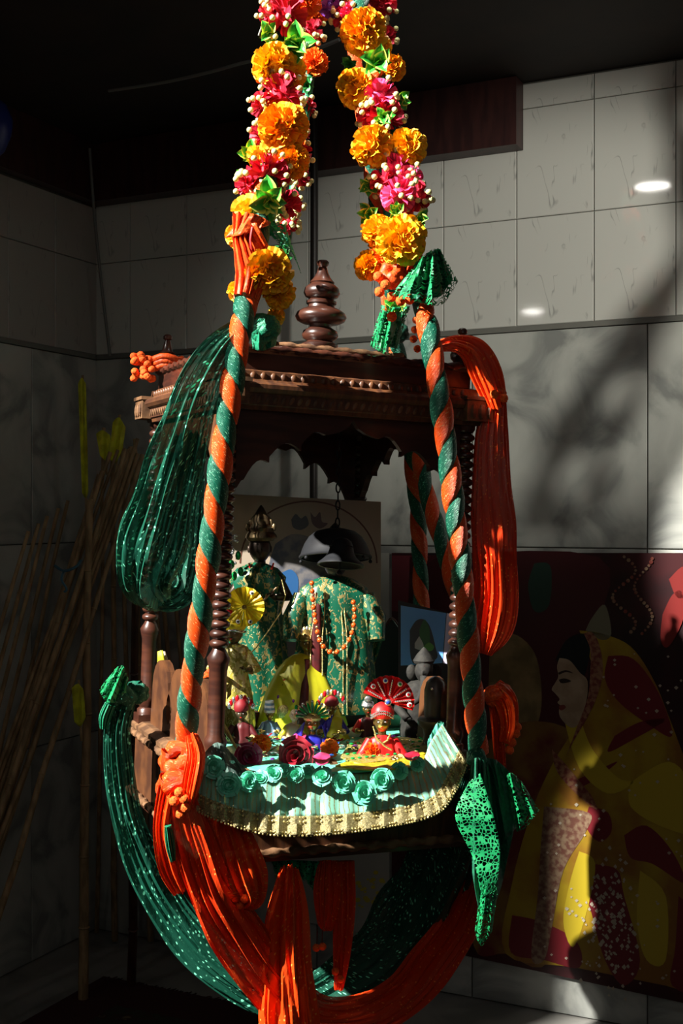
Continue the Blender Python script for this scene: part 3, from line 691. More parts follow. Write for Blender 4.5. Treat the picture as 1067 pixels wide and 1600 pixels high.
def flower(parent, px, py, Y, rpx, kind):
    p = W(px, py, Y); r = rpx*Y/F; B = facing(p, 0)
    if kind[0] in 'MDY':
        me = {'M': R.choice(POM), 'D': POMD, 'Y': POMY}[kind[0]]
        return inst(me, 'marigold', parent, B@S4((r, r, r*.82)))
    if kind[0] in 'CKU':
        me = {'C': R.choice(CR), 'K': R.choice(PK), 'U': PU}[kind[0]]
        o = inst(me, 'blossom_cluster', parent, B@S4((r, r, r*.85)))
        nb = {'C': 13, 'K': 5, 'U': 0}[kind[0]]
        for k in range(nb):
            a = R.uniform(0, 6.3); zz = R.uniform(-.1, 1); q = sqrt(max(0, 1-zz*zz)); d = V((q*cos(a), q*sin(a), zz))
            M0 = facing(p, 0, 0); d = (M0.to_3x3()@d).normalized()
            b_ = inst(BUD, 'bud', o, Matrix.Translation(p+d*r*.93)@(d+V((0, 0, -.3))).to_track_quat('Z', 'Y').to_matrix().to_4x4()@S4(.0062))
        return o
    if kind[0] == 'L':
        o = inst(mesh_of(MB().ball((0, 0, 0), .18, 6, 4), 'leaf_core', leafd), 'leaf_cluster', parent, B@S4(r))
        n = 8; up = V((0, 0, CZ))-p; up.normalize()
        for k in range(n+3):
            a = 2*pi*k/n+R.uniform(-.2, .2); tl = R.uniform(.25, .75) if k < n else R.uniform(.9, 1.2)
            M_ = facing(p, 0, 0)@Matrix.Rotation(a, 4, 'Z')@Matrix.Rotation(tl, 4, 'X')@S4(r*R.uniform(.9, 1.25)*(1 if k < n else .7))
            inst(LEAF if kind == 'L' else LEAFD, 'leaf', o, M_)
        return o
def garland(label, items, core, base):
    g = thing('flower_garland', label, 'garland', base, 'flower garlands on the swing ropes')
    mb = MB(); mb.tube([W(*p) for p in spline(core, 6)], .012, 8); mb.build('garland_string', greencloth, g)
    for it in items: flower(g, *it)
    return g
LI = [(476, 4, 2.62, 26, 'D'), (446, 28, 2.58, 36, 'C'), (425, 22, 2.60, 22, 'C'), (420, 52, 2.58, 20, 'L'), (462, 70, 2.55, 34, 'L'), (428, 102, 2.53, 36, 'M'), (452, 112, 2.56, 28, 'M'),
      (440, 148, 2.53, 36, 'C'), (412, 165, 2.55, 22, 'C'), (443, 200, 2.47, 40, 'M'), (415, 215, 2.52, 26, 'C'), (458, 252, 2.48, 27, 'M'), (392, 238, 2.50, 22, 'L'), (404, 245, 2.47, 20, 'Y'),
      (418, 272, 2.46, 36, 'C'), (392, 290, 2.47, 24, 'C'), (380, 275, 2.5, 16, 'L'), (420, 313, 2.42, 34, 'L'), (388, 330, 2.43, 26, 'Y'), (372, 368, 2.41, 20, 'Y'), (420, 424, 2.33, 38, 'M'), (436, 458, 2.37, 26, 'M'),
      (372, 456, 2.38, 18, 'Y'), (430, 495, 2.42, 15, 'Y'), (448, 320, 2.50, 22, 'C'), (395, 372, 2.42, 14, 'L'), (412, 350, 2.50, 26, 'Ld'), (475, 240, 2.53, 14, 'C')]
gL = garland('thick marigold, crimson and leaf garland hanging down the front left rope', LI, [(505, -190, 2.72), (450, 0, 2.63), (425, 230, 2.50), (392, 430, 2.38)], W(400, 480, 2.4))
RI = [(515, 12, 2.72, 17, 'U'), (538, 26, 2.72, 20, 'C'), (546, 18, 2.70, 16, 'K'), (568, 52, 2.64, 38, 'M'), (592, 72, 2.66, 20, 'M'), (590, 98, 2.61, 32, 'L'), (612, 106, 2.66, 22, 'M'), (558, 138, 2.61, 32, 'M'), (592, 150, 2.60, 30, 'K'),
      (600, 182, 2.60, 32, 'C'), (580, 178, 2.61, 24, 'C'), (598, 184, 2.55, 20, 'L'), (582, 228, 2.55, 34, 'M'), (637, 230, 2.56, 30, 'M'), (620, 262, 2.56, 26, 'K'), (638, 280, 2.55, 24, 'K'), (600, 285, 2.55, 24, 'C'), (576, 290, 2.57, 20, 'L'),
      (622, 305, 2.50, 30, 'K'), (650, 308, 2.53, 25, 'C'), (620, 330, 2.50, 18, 'L'), (655, 345, 2.52, 20, 'L'), (576, 334, 2.56, 20, 'L'), (592, 362, 2.53, 28, 'M'), (627, 376, 2.46, 40, 'M'), (576, 415, 2.55, 24, 'M'), (602, 395, 2.53, 20, 'D'),
      (545, 100, 2.68, 14, 'Ld'), (625, 155, 2.66, 18, 'L')]
gR = garland('thick marigold, pink and leaf garland hanging down the front right rope', RI, [(520, -190, 2.75), (562, 0, 2.69), (606, 220, 2.62), (645, 420, 2.54)], W(630, 460, 2.5))
gB = garland('dimmer rear garland behind the left one, with white buds and red blossoms', [(492, 98, 2.86, 22, 'D'), (485, 50, 2.86, 22, 'C'), (478, 132, 2.86, 16, 'Ld'), (476, 168, 2.86, 17, 'C'), (466, 205, 2.84, 20, 'C'), (468, 275, 2.80, 18, 'C'), (452, 318, 2.78, 22, 'C'), (450, 350, 2.76, 18, 'C'), (466, 232, 2.82, 18, 'D'), (440, 400, 2.74, 20, 'Ld'), (495, 20, 2.86, 20, 'D')],
             [(515, -190, 2.80), (495, 20, 2.88), (468, 240, 2.84), (430, 480, 2.78)], W(440, 440, 2.75))
gC = garland('dimmer rear garland behind the right one, red blossoms at its top', [(595, 5, 2.90, 26, 'C'), (575, -10, 2.88, 26, 'C'), (600, 60, 2.92, 22, 'C'), (618, 480, 2.86, 22, 'L'), (608, 300, 2.9, 18, 'Ld'), (596, 400, 2.9, 22, 'D')],
             [(522, -190, 2.80), (585, 60, 2.93), (604, 300, 2.95), (618, 500, 2.98)], W(610, 500, 2.95))

# ------------------------------------------------------------------ scarves, knots and lace ends
def poms(parent, pts, rpx=8):
    for px, py, Y in pts:
        mb = MB(); c = W(px, py, Y); r = rpx*Y/F; mb.ball(c, r, 12, 8)
        for k in range(20):
            d = fib(k, 20); mb.ball(c+d*r*.86, r*.22, 4, 3)
        mb.build('pompom', pomorange, parent)
def knot(parent, px, py, Y, rpx, m, name='knot', seed=1, squash=.8):
    """a lumpy cloth knot: two interlocked turns and folds"""
    mb = MB(); c = W(px, py, Y); r = rpx*Y/F; q = random.Random(seed)
    for k in range(3):
        a0 = q.uniform(0, 3.1); ax = Matrix.Rotation(q.uniform(-.7, .7), 4, 'Y')@Matrix.Rotation(q.uniform(-.6, .6)+pi/2*(k == 2), 4, 'X')
        P = [c+ax@V((r*.62*cos(a0+i*2*pi/16), r*.62*sin(a0+i*2*pi/16), r*.4*(k-1)*.8)) for i in range(17)]
        mb.tube(P, [r*(.40+.08*sin(i*2.1+k)) for i in range(17)], 12, False)
    return mb.build(name, m, parent)
def flap(parent, name, P0, P1, m, folds=3, amp=.012, nu=24, nv=14, yo=0, seed=0, thick=True):
    """cloth sheet between two pixel curves (top P0, bottom P1), depth folds; a thin real cloth"""
    A = spline(P0, 6); Bq = spline(P1, 6); mb = MB(); rows = []; uv = []
    def at(C, t): x = t*(len(C)-1); i = min(int(x), len(C)-2); f = x-i; return [a*(1-f)+b_*f for a, b_ in zip(C[i], C[i+1])]
    for i in range(nv+1):
        v = i/nv; row = []
        for j in range(nu+1):
            u = j/nu; a = at(A, u); b_ = at(Bq, u); p = [q*(1-v)+z*v for q, z in zip(a, b_)]
            Y = p[2]+amp*sin(folds*2*pi*u+seed)*(.3+.7*v)+amp*.4*sin(folds*4.3*pi*u+seed*2+v*3)
            row.append(W(p[0], p[1], Y))
        rows.append(row)
    L = [(rows[0][j]-rows[0][0]).length for j in range(nu+1)]
    for i in range(nv+1):
        for j in range(nu+1): uv.append((max(L[j], (rows[i][j]-rows[i][0]).length*.8), (rows[i][j]-rows[0][j]).length))
    mb.grid(rows, False, uv); o = mb.build(name, m, parent)
    if thick:
        s = o.modifiers.new('thick', 'SOLIDIFY'); s.thickness = .0012
    return o
# long green veil on the upper left
g1 = thing('green_scarf', 'long sheer green scarf looped over the upper left of the canopy', 'scarf', W(240, 930, 2.5))
mb = MB(); drape(mb, [(392, 505, 2.36, 12, .02), (372, 518, 2.33, 16, .025), (340, 552, 2.30, 26, .03), (308, 610, 2.28, 34, .035), (285, 680, 2.32, 40, .04), (262, 760, 2.40, 46, .045), (240, 840, 2.48, 52, .05), (228, 900, 2.54, 42, .045), (240, 930, 2.62, 24, .03)], folds=5, amp=.22, seed=3, close=True)
mb.build('veil', greennet, g1)
mb = MB(); drape(mb, [(240, 925, 2.64, 26, .03), (270, 915, 2.70, 36, .03), (290, 860, 2.76, 28, .035), (300, 790, 2.80, 18, .03), (306, 740, 2.84, 12, .02), (312, 722, 2.86, 6, .01)], folds=4, amp=.25, seed=8, close=True)
mb.build('veil_fold', greennet, g1)
g1b = thing('green_knot', 'crumpled green cloth knot on the canopy edge beside the left rope', 'knot', W(412, 540, 2.45))
knot(g1b, 414, 512, 2.42, 24, greencloth, seed=4)
flap(g1b, 'tail', [(392, 505, 2.42), (412, 500, 2.40), (438, 498, 2.44)], [(395, 545, 2.42), (410, 548, 2.40), (430, 540, 2.44)], greencloth, 2, .01, 14, 8)
k1 = thing('orange_knot', 'orange cloth wrapped round the left rope between the small yellow flowers', 'knot', W(385, 440, 2.38))
mb = MB(); drape(mb, [(388, 345, 2.40, 26, .03), (380, 375, 2.39, 15, .026), (386, 400, 2.37, 18, .028), (392, 430, 2.35, 24, .03), (384, 470, 2.33, 20, .026)], folds=6, amp=.2, seed=5, close=True); mb.build('wrap', orangecloth, k1)
flap(k1, 'bow_end', [(380, 335, 2.38), (400, 335, 2.36), (418, 345, 2.38)], [(352, 372, 2.38), (385, 365, 2.35), (420, 352, 2.38)], orangecloth, 2, .008, 14, 6)
flap(k1, 'bow_tail', [(385, 350, 2.36), (400, 348, 2.35)], [(408, 392, 2.37), (420, 385, 2.37)], orangecloth, 1, .005, 6, 6)
mb = MB(); mb.tube([W(394, 355, 2.34), W(391, 375, 2.335), W(394, 400, 2.34)], .0025, 6); mb.build('red_thread', redsat, k1)
k2 = thing('green_frill', 'dark green lace end sticking out right of the left garland', 'lace', W(440, 410, 2.5))
flap(k2, 'lace', [(408, 350, 2.46), (425, 345, 2.44), (445, 352, 2.46)], [(440, 385, 2.46), (458, 398, 2.44), (470, 428, 2.48)], greenlace, 2, .01, 16, 8)
# right rope, top
k3 = thing('green_lace_frill', 'flared green lace frill tied below the right garland', 'lace', W(665, 460, 2.46))
flap(k3, 'lace', [(648, 412, 2.46), (664, 398, 2.44), (680, 388, 2.46), (688, 390, 2.48)], [(612, 462, 2.46), (650, 472, 2.42), (690, 476, 2.44), (715, 440, 2.50)], greenlace2, 3, .016, 30, 12)
flap(k3, 'lining', [(650, 414, 2.465), (664, 400, 2.45), (680, 390, 2.465), (688, 392, 2.485)], [(618, 452, 2.47), (650, 460, 2.43), (686, 464, 2.45), (706, 434, 2.51)], lining, 3, .016, 30, 12)
k4 = thing('orange_tassel', 'orange cloth knot with wool pompoms under the right garland', 'tassel', W(615, 470, 2.5))
knot(k4, 612, 432, 2.52, 22, orangecloth, seed=6)
poms(k4, [(591, 432, 2.49), (602, 445, 2.48), (593, 456, 2.50), (612, 464, 2.50), (626, 470, 2.48), (640, 468, 2.49), (612, 495, 2.56)], 8)
poms(k4, [(648, 515, 2.62), (646, 530, 2.62), (652, 545, 2.62), (650, 500, 2.60)], 6)
k5 = thing('green_lace_tail', 'green lace tail hanging behind the right rope above the canopy roof', 'lace', W(600, 550, 2.9))
flap(k5, 'lace', [(596, 476, 2.72), (612, 480, 2.70), (640, 478, 2.74)], [(578, 540, 2.74), (600, 553, 2.70), (618, 552, 2.74)], greenlace2, 3, .012, 20, 12)
flap(k5, 'lining', [(598, 484, 2.73), (612, 488, 2.72), (632, 486, 2.75)], [(582, 530, 2.75), (600, 540, 2.72), (620, 545, 2.75)], lining, 3, .012, 20, 12)
knot(k5, 622, 520, 2.82, 16, mat('deep_green_crepe', (.005, .06, .035), .6), seed=9)
# orange scarf over the right finial
o1 = thing('orange_scarf', 'long sheer orange scarf hanging from the right finial', 'scarf', W(775, 1010, 2.7))
mb = MB(); drape(mb, [(690, 540, 2.62, 9, .015), (716, 538, 2.60, 13, .02), (742, 552, 2.60, 20, .025), (762, 590, 2.62, 22, .03), (775, 632, 2.64, 17, .03)], folds=4, amp=.25, seed=13, close=True); mb.build('upper_wrap', orangenet, o1)
mb = MB(); drape(mb, [(774, 625, 2.65, 16, .03), (768, 680, 2.67, 24, .03), (768, 760, 2.68, 30, .03), (772, 850, 2.70, 33, .03), (775, 930, 2.70, 33, .03), (768, 985, 2.70, 30, .02), (758, 1022, 2.70, 10, .01)], folds=5, amp=.15, seed=14, close=True); mb.build('veil', orangenet2, o1)
knot(o1, 778, 615, 2.61, 12, orangecloth, seed=15)
poms(o1, [(772, 616, 2.58), (787, 622, 2.59)], 7)
mb = MB(); drape(mb, [(787, 640, 2.72, 3, .008), (790, 680, 2.72, 3, .008), (789, 715, 2.72, 2, .006)], folds=2, amp=.1, close=True); mb.build('green_edge', greennet, o1)
# finial string at the rear left
o2 = thing('orange_flower_string', 'orange woolly flower string wound round the rear left finial', 'garland', T(-.262, .262, 1.02))
c = T(-.262, .262, 1.018)
for k in range(3):
    mb = MB(); mb.tube([c+V(((.030+.004*k)*cos(a), (.030+.004*k)*sin(a), .010*k+.004*sin(3*a))) for a in [i*pi/9 for i in range(19)]], .008, 8, False); mb.build('winding', orangecloth, o2)
for k in range(30):
    p = c+V((-.05+R.uniform(-.026, .02), -.03+R.uniform(-.012, .012), R.uniform(-.03, .028))); mb = MB(); mb.ball(p, .0095, 8, 6, (1, 1, .9)); mb.build('pompom', pomorange, o2)
# front left lower knot and hanging cloths
o3 = thing('orange_knot', 'big orange cloth knot with pompoms at the foot of the left rope', 'knot', W(275, 1260, 2.32))
knot(o3, 281, 1185, 2.32, 30, orange, seed=21)
knot(o3, 272, 1222, 2.31, 28, orange, seed=22)
mb = MB(); drape(mb, [(300, 1150, 2.31, 9, .012), (306, 1180, 2.29, 13, .016), (300, 1220, 2.28, 14, .02), (292, 1262, 2.29, 10, .014)], folds=4, amp=.25, seed=23, close=True); mb.build('loop_end', orangenet, o3)
poms(o3, [(288, 1248, 2.26), (280, 1238, 2.26), (290, 1262, 2.27), (272, 1252, 2.27), (282, 1272, 2.28)], 8)
mb = MB(); drape(mb, [(262, 1225, 2.30, 14, .02), (252, 1290, 2.30, 12, .02), (262, 1350, 2.32, 16, .02), (280, 1392, 2.34, 10, .012)], folds=4, amp=.3, seed=24, close=True); mb.build('loose_tail', orangenet, o3)
mb = MB(); drape(mb, [(262, 1290, 2.27, 5, .01), (266, 1320, 2.27, 7, .012), (270, 1345, 2.27, 4, .008)], folds=3, amp=.2, close=True); mb.build('green_tag', greencloth, o3)
o4 = thing('orange_swag', 'wide sheer orange swag looping under the swing from the left knot to the right', 'scarf', W(520, 1600, 2.5))
mb = MB(); drape(mb, [(282, 1230, 2.31, 22, .03), (300, 1300, 2.32, 30, .035), (330, 1390, 2.34, 36, .04), (375, 1470, 2.38, 40, .04), (425, 1540, 2.42, 40, .035), (485, 1590, 2.48, 36, .03), (560, 1592, 2.56, 34, .03), (625, 1560, 2.64, 34, .03), (680, 1500, 2.72, 34, .03), (725, 1430, 2.76, 30, .03), (752, 1350, 2.76, 20, .02)], n=9, folds=5, amp=.2, seed=31, close=True); mb.build('veil', orangenet2, o4)
o5 = thing('orange_tassel_cloth', 'bunched orange cloth end with pompoms below the white gold cloth corner', 'scarf', W(375, 1420, 2.36))
mb = MB(); drape(mb, [(345, 1268, 2.38, 22, .02), (360, 1320, 2.37, 38, .03), (378, 1370, 2.36, 40, .035), (388, 1400, 2.36, 24, .025), (378, 1415, 2.36, 8, .012)], folds=7, amp=.28, seed=33, close=True); mb.build('cloth_end', orangenet, o5)
poms(o5, [(374, 1414, 2.34), (366, 1427, 2.34), (382, 1404, 2.33)], 7)
o6 = thing('orange_hanging_cloth', 'broad orange net cloth hanging down in the bottom centre', 'scarf', W(450, 1640, 2.42))
mb = MB(); drape(mb, [(452, 1360, 2.50, 14, .02), (450, 1400, 2.46, 24, .03), (448, 1460, 2.42, 34, .035), (450, 1530, 2.40, 40, .04), (452, 1600, 2.40, 42, .04), (454, 1660, 2.40, 38, .03)], folds=6, amp=.28, seed=35, close=True); mb.build('veil', orangenet, o6)
o7 = thing('orange_tail', 'two dark orange lace tails hanging under the middle of the tray', 'scarf', W(528, 1560, 2.6), None)
mb = MB(); drape(mb, [(512, 1345, 2.62, 14, .015), (512, 1390, 2.60, 20, .02), (510, 1440, 2.60, 14, .015), (508, 1452, 2.60, 8, .01)], folds=4, amp=.25, seed=36, close=True); mb.build('short_tail', orangenet2, o7)
mb = MB(); drape(mb, [(536, 1345, 2.64, 18, .015), (537, 1420, 2.62, 17, .015), (534, 1490, 2.60, 14, .014), (529, 1545, 2.60, 7, .01)], folds=4, amp=.25, seed=37, close=True); mb.build('long_tail', orangenet2, o7)
poms(o7, [(532, 1530, 2.58), (524, 1518, 2.58)], 6)
for px in (495, 503):
    mb = MB(); mb.tube([W(px+1, 1450, 2.6), W(px, 1476, 2.6)], .0012, 5); mb.build('cord', redbr, o7)
poms(o7, [(494, 1481, 2.6), (504, 1479, 2.6)], 6)
# green swags
g2 = thing('green_knot', 'bright green lace end knotted on the left rear corner of the tray', 'knot', W(185, 1130, 2.75))
knot(g2, 192, 1088, 2.74, 22, green, seed=41)
knot(g2, 214, 1082, 2.76, 18, green, seed=44)
flap(g2, 'lace_end', [(180, 1045, 2.72), (192, 1040, 2.70), (200, 1060, 2.72)], [(155, 1078, 2.73), (168, 1098, 2.70), (196, 1092, 2.72)], greenlace2, 3, .012, 18, 10)
flap(g2, 'lace_lining', [(182, 1047, 2.728), (192, 1044, 2.708), (198, 1060, 2.728)], [(160, 1074, 2.738), (170, 1092, 2.708), (196, 1088, 2.728)], lining, 3, .012, 18, 10)
mb = MB(); drape(mb, [(172, 1100, 2.71, 8, .012), (164, 1120, 2.71, 9, .012), (162, 1138, 2.71, 6, .01)], folds=3, amp=.2, close=True); mb.build('lace_tip', greencloth, g2)
g3 = thing('green_swag', 'long sheer green swag hanging from the left tray corner under the swing', 'scarf', W(400, 1600, 2.7))
mb = MB(); drape(mb, [(190, 1095, 2.75, 20, .025), (182, 1150, 2.74, 20, .03), (190, 1240, 2.74, 22, .03), (212, 1320, 2.74, 26, .03), (250, 1400, 2.74, 30, .03), (305, 1475, 2.74, 32, .03), (370, 1530, 2.74, 32, .03), (440, 1562, 2.76, 30, .03), (520, 1550, 2.80, 42, .035), (600, 1500, 2.82, 56, .04), (660, 1420, 2.80, 62, .045), (702, 1330, 2.74, 50, .04), (728, 1250, 2.66, 30, .03), (742, 1190, 2.60, 16, .02)], n=9, seg=34, folds=5, amp=.22, seed=43, close=True); mb.build('veil', greennet, g3)
g4 = thing('green_lace_scarf', 'green scarf end with wide lace edge at the foot of the right rope', 'scarf', W(750, 1480, 2.5))
knot(g4, 744, 1184, 2.53, 16, green, seed=45)
flap(g4, 'cloth', [(736, 1188, 2.52), (746, 1184, 2.50), (758, 1190, 2.53), (770, 1200, 2.56)], [(728, 1270, 2.52), (748, 1420, 2.48), (778, 1400, 2.53), (812, 1250, 2.58)], lining, 3, .02, 34, 20)
flap(g4, 'lace_edge', [(750, 1208, 2.465), (770, 1270, 2.45), (782, 1335, 2.44), (774, 1392, 2.445)], [(734, 1220, 2.47), (711, 1275, 2.46), (738, 1338, 2.445), (753, 1404, 2.445)], greenlace2, 2, .006, 30, 14)
flap(g4, 'lace_tip', [(752, 1385, 2.47), (766, 1372, 2.46), (778, 1385, 2.48)], [(742, 1455, 2.48), (752, 1478, 2.46), (768, 1455, 2.48)], greenlace2, 2, .010, 16, 12)
flap(g4, 'lace_wing', [(790, 1212, 2.54), (800, 1208, 2.53), (815, 1222, 2.55)], [(806, 1300, 2.54), (822, 1292, 2.53), (842, 1266, 2.55)], greenlace2, 2, .010, 16, 12)
flap(g4, 'wing', [(756, 1184, 2.56), (776, 1188, 2.55), (800, 1210, 2.56)], [(776, 1330, 2.56), (800, 1300, 2.55), (830, 1268, 2.57)], lining, 2, .014, 18, 12)
g5 = thing('green_lace_end', 'dark green lace end peeping out below the tray front', 'lace', W(460, 1395, 2.6))
flap(g5, 'lace', [(424, 1346, 2.60), (460, 1344, 2.60), (502, 1346, 2.62)], [(436, 1390, 2.60), (468, 1372, 2.60), (492, 1394, 2.62)], greenlace, 4, .012, 24, 8)
flap(g5, 'lining', [(424, 1346, 2.61), (460, 1344, 2.61), (500, 1346, 2.63)], [(440, 1380, 2.61), (466, 1368, 2.61), (488, 1384, 2.63)], MATS['deep_green_crepe'], 4, .012, 24, 8)
o8 = thing('orange_knot', 'orange cloth knot with a pompom fringe right of the tray corner', 'knot', W(785, 1200, 2.75))
knot(o8, 776, 1082, 2.74, 22, orangecloth, seed=51)
mb = MB(); drape(mb, [(770, 1075, 2.74, 16, .02), (790, 1095, 2.73, 18, .025), (796, 1130, 2.73, 14, .02), (790, 1160, 2.73, 10, .015)], folds=4, amp=.25, seed=52, close=True); mb.build('loop', orangenet, o8)
mb = MB(); drape(mb, [(772, 1090, 2.75, 10, .015), (778, 1140, 2.75, 9, .015), (782, 1205, 2.75, 8, .012)], folds=3, amp=.2, seed=53, close=True); mb.build('tail', orangenet2, o8)
poms(o8, [(802, 1130, 2.72), (806, 1146, 2.72), (800, 1160, 2.72), (796, 1172, 2.72), (808, 1136, 2.73)], 7)

# ------------------------------------------------------------------ things hanging in and standing on the tray
NZ = (SW.to_3x3()@V((0, 0, 1))).normalized()
def ontray(px, py, h=0): return onplane(px, py, T(0, 0, .154+h), NZ)
# bells
bell = thing('temple_bell', 'large dark domed bell hanging on a chain under the canopy', 'bell', W(524, 885, 2.86))
Yb = 2.905; pb_ = Yb/F
mb = MB(); c = W(524, 872, Yb)
prof = [(57, 0), (57.5, 2), (55, 5), (53, 12), (49, 22), (42, 33), (32, 41), (18, 45), (6, 46), (6, 50), (0.1, 51)]
mb.X = Matrix.Translation(c)@Matrix.Rotation(-.18, 4, 'X'); mb.lathe([(r*pb_, z*pb_) for r, z in prof]+[], 36); mb.lathe([(r*pb_*.93, z*pb_*.93-.001) for r, z in prof[:9]], 36)
mb.lathe([(57*pb_, 0), (53*pb_, -.001)], 36); mb.build('dome', bellm, bell)
for k in range(7):
    a = 2*pi*k/7+.2; p = mb.X@V((56*pb_*cos(a), 56*pb_*sin(a), -.006)); m2 = MB(); m2.ball(p, .0045, 8, 6); m2.tube([p, p+V((0, 0, .008))], .0012, 5); m2.build('jingle', bellm, bell)
Yb2 = 2.775; q2 = Yb2/F; bell2 = thing('temple_bell', 'small flared dark bell hanging in front of the large domed bell', 'bell', W(528, 892, Yb2))
prof = [(37, 0), (36, 3), (30, 8), (24, 14), (20, 22), (18, 32), (15, 39), (9, 43), (0.1, 44)]
mb = MB(); mb.X = Matrix.Translation(W(532, 884, Yb2))@Matrix.Rotation(.06, 4, 'Y')@Matrix.Rotation(-.22, 4, 'X'); mb.lathe([(r*q2, z*q2) for r, z in prof], 30); mb.lathe([(r*q2*.9, z*q2*.93) for r, z in prof[:8]], 30); mb.lathe([(37*q2, 0), (33*q2, 0)], 30)
for z in (12, 30): mb.lathe([((25 if z < 20 else 19)*q2, z*q2-.0015), ((26 if z < 20 else 20)*q2, z*q2), ((25 if z < 20 else 19)*q2, z*q2+.0015)], 24)
mb.build('bell_cup', bellm, bell2)
mb = MB(); mb.tube([W(532, 870, Yb2), W(530, 893, Yb2)], .002, 6); mb.ball(W(530, 895, Yb2), .006); mb.build('clapper', bellm, bell2)
chain = thing('bell_chain', 'dark iron chain from the canopy down to the bells', 'chain', W(529, 830, 2.84))
for k in range(13):
    a = k/12; c = W(530-3*a, 668+162*a, 2.90); mb = MB(); h = .0125
    pts = [c+V((.0048*cos(t), 0, h*.9*sin(t))) if k % 2 else c+V((0, .0048*cos(t), h*.9*sin(t))) for t in [i*2*pi/14 for i in range(15)]]
    mb.tube(pts, .0019, 6, False); mb.build('chain_link', bellm, chain)
# picture board at the back
PN = (SW.to_3x3()@V((0, -1, 0))).normalized(); PP0 = T(0, .268, .3)
nrm = V((0, -1, 0))*.8+PN*.2; nrm.normalize()
Pb = W(480, 930, 3.10)
def pp(x, y, l=0): return onplane(x, y, Pb+nrm*(l*.0006+.006), nrm)
pic = thing('framed_picture', 'cream picture board with a thin brown arc standing at the back of the swing', 'picture', Pb)
mb = MB(); q = [(362, 772), (595, 784), (595, 990), (362, 990)]
mb.add([pp(x, y, 0) for x, y in q]+[pp(x, y, 0)-nrm*.008 for x, y in q], [(0, 1, 2, 3), (7, 6, 5, 4), (0, 4, 5, 1), (1, 5, 6, 2), (2, 6, 7, 3), (3, 7, 4, 0)]); mb.build('board', mat('cream_card', (.36, .29, .22), .55), pic, False)
ik = lambda n, pts, c, l, **k: printed(pic, n, pts, c, l, pp, **k)
mb = MB(); rows = []
for i in range(31):
    a = pi*i/30; x, y = 482-108*cos(a), 880-98*sin(a); x2, y2 = 482-105.5*cos(a), 880-95.5*sin(a); rows.append([pp(x, y, 1), pp(x2, y2, 1)])
mb.grid(rows); mb.build('arc_print', mat('ink_brown', (.10, .035, .02), .5), pic, False)
ik('blue_figure_print', [(430, 850), (455, 835), (480, 838), (500, 850), (520, 880), (515, 930), (440, 930), (420, 890)], (.06, .07, .10), 1, c2=(.16, .15, .15), sc=40)
ik('dark_blossom_print', [(455, 812), (462, 803), (470, 810), (478, 806), (482, 820), (470, 828), (458, 824)], (.04, .05, .06), 2)
ik('dark_blossom_print', [(485, 800), (492, 808), (500, 800), (503, 815), (512, 818), (500, 826), (488, 818)], (.07, .03, .025), 2)
ik('blue_patch_print', [(440, 895), (455, 890), (466, 905), (462, 930), (440, 930)], (.02, .09, .24), 2)
pic2 = thing('framed_picture', 'small picture of a blue sky, dark arch and white tower leaning at the right', 'picture', W(670, 1080, 3.02))
n2 = V((-.12, -1, .12)).normalized(); P2 = W(670, 1000, 3.02)
def p2(x, y, l=0): return onplane(x, y, P2+n2*(l*.0006+.005), n2)
mb = MB(); q = [(622, 938), (718, 962), (716, 1075), (622, 1075)]
mb.add([p2(x, y, 0) for x, y in q]+[p2(x, y, 0)-n2*.007 for x, y in q], [(0, 1, 2, 3), (7, 6, 5, 4), (0, 4, 5, 1), (1, 5, 6, 2), (2, 6, 7, 3), (3, 7, 4, 0)]); mb.build('frame', black, pic2, False)
ik = lambda n, pts, c, l, **k: printed(pic2, n, pts, c, l, p2, **k)
ik('sky_print', [(626, 946), (697, 958), (691, 1036), (626, 1040)], (.14, .38, .85), 1, smooth=False)
ik('lavender_print', [(698, 958), (715, 962), (712, 1040), (692, 1036)], (.75, .66, .88), 1, smooth=False)
ik('arch_print', [(640, 985), (650, 970), (662, 968), (672, 980), (680, 1010), (681, 1030), (645, 1036)], (.04, .045, .05), 2)
ik('tree_print', [(655, 985), (663, 968), (671, 985), (670, 1015), (658, 1014)], (.03, .13, .03), 3)
ik('tower_print', [(648, 1005), (655, 994), (661, 1005), (663, 1018), (669, 1016), (671, 1022), (648, 1013)], (.55, .52, .50), 4, smooth=False)
ik('spire_print', [(702, 1000), (705, 972), (708, 1000), (712, 1024), (700, 1022)], (.66, .60, .72), 4, smooth=False)
ik('green_bush_print', [(662, 1010), (670, 1004), (678, 1010), (674, 1017), (664, 1016)], (.10, .32, .04), 4)
pic3 = thing('framed_picture', 'small dark framed glass plate standing behind the white stone', 'picture', ontray(553, 1125, .01))
b3 = ontray(553, 1128, 0)
def p3(x, y, l=0): return onplane(x, y, b3+n2*l, n2)
mb = MB(); q = [(529, 1073), (582, 1073), (578, 1128), (534, 1128)]
mb.add([p3(x, y, 0) for x, y in q]+[p3(x, y, -.006) for x, y in q], [(0, 1, 2, 3), (7, 6, 5, 4), (0, 4, 5, 1), (1, 5, 6, 2), (2, 6, 7, 3), (3, 7, 4, 0)]); mb.build('frame', wood, pic3, False)
q = [(532, 1076), (578, 1076), (575, 1126), (536, 1126)]; mb = MB(); mb.add([p3(x, y, .001) for x, y in q], [(0, 1, 2, 3)]); mb.build('glass', mat('grey_green_glass', (.05, .065, .055), .12), pic3, False)

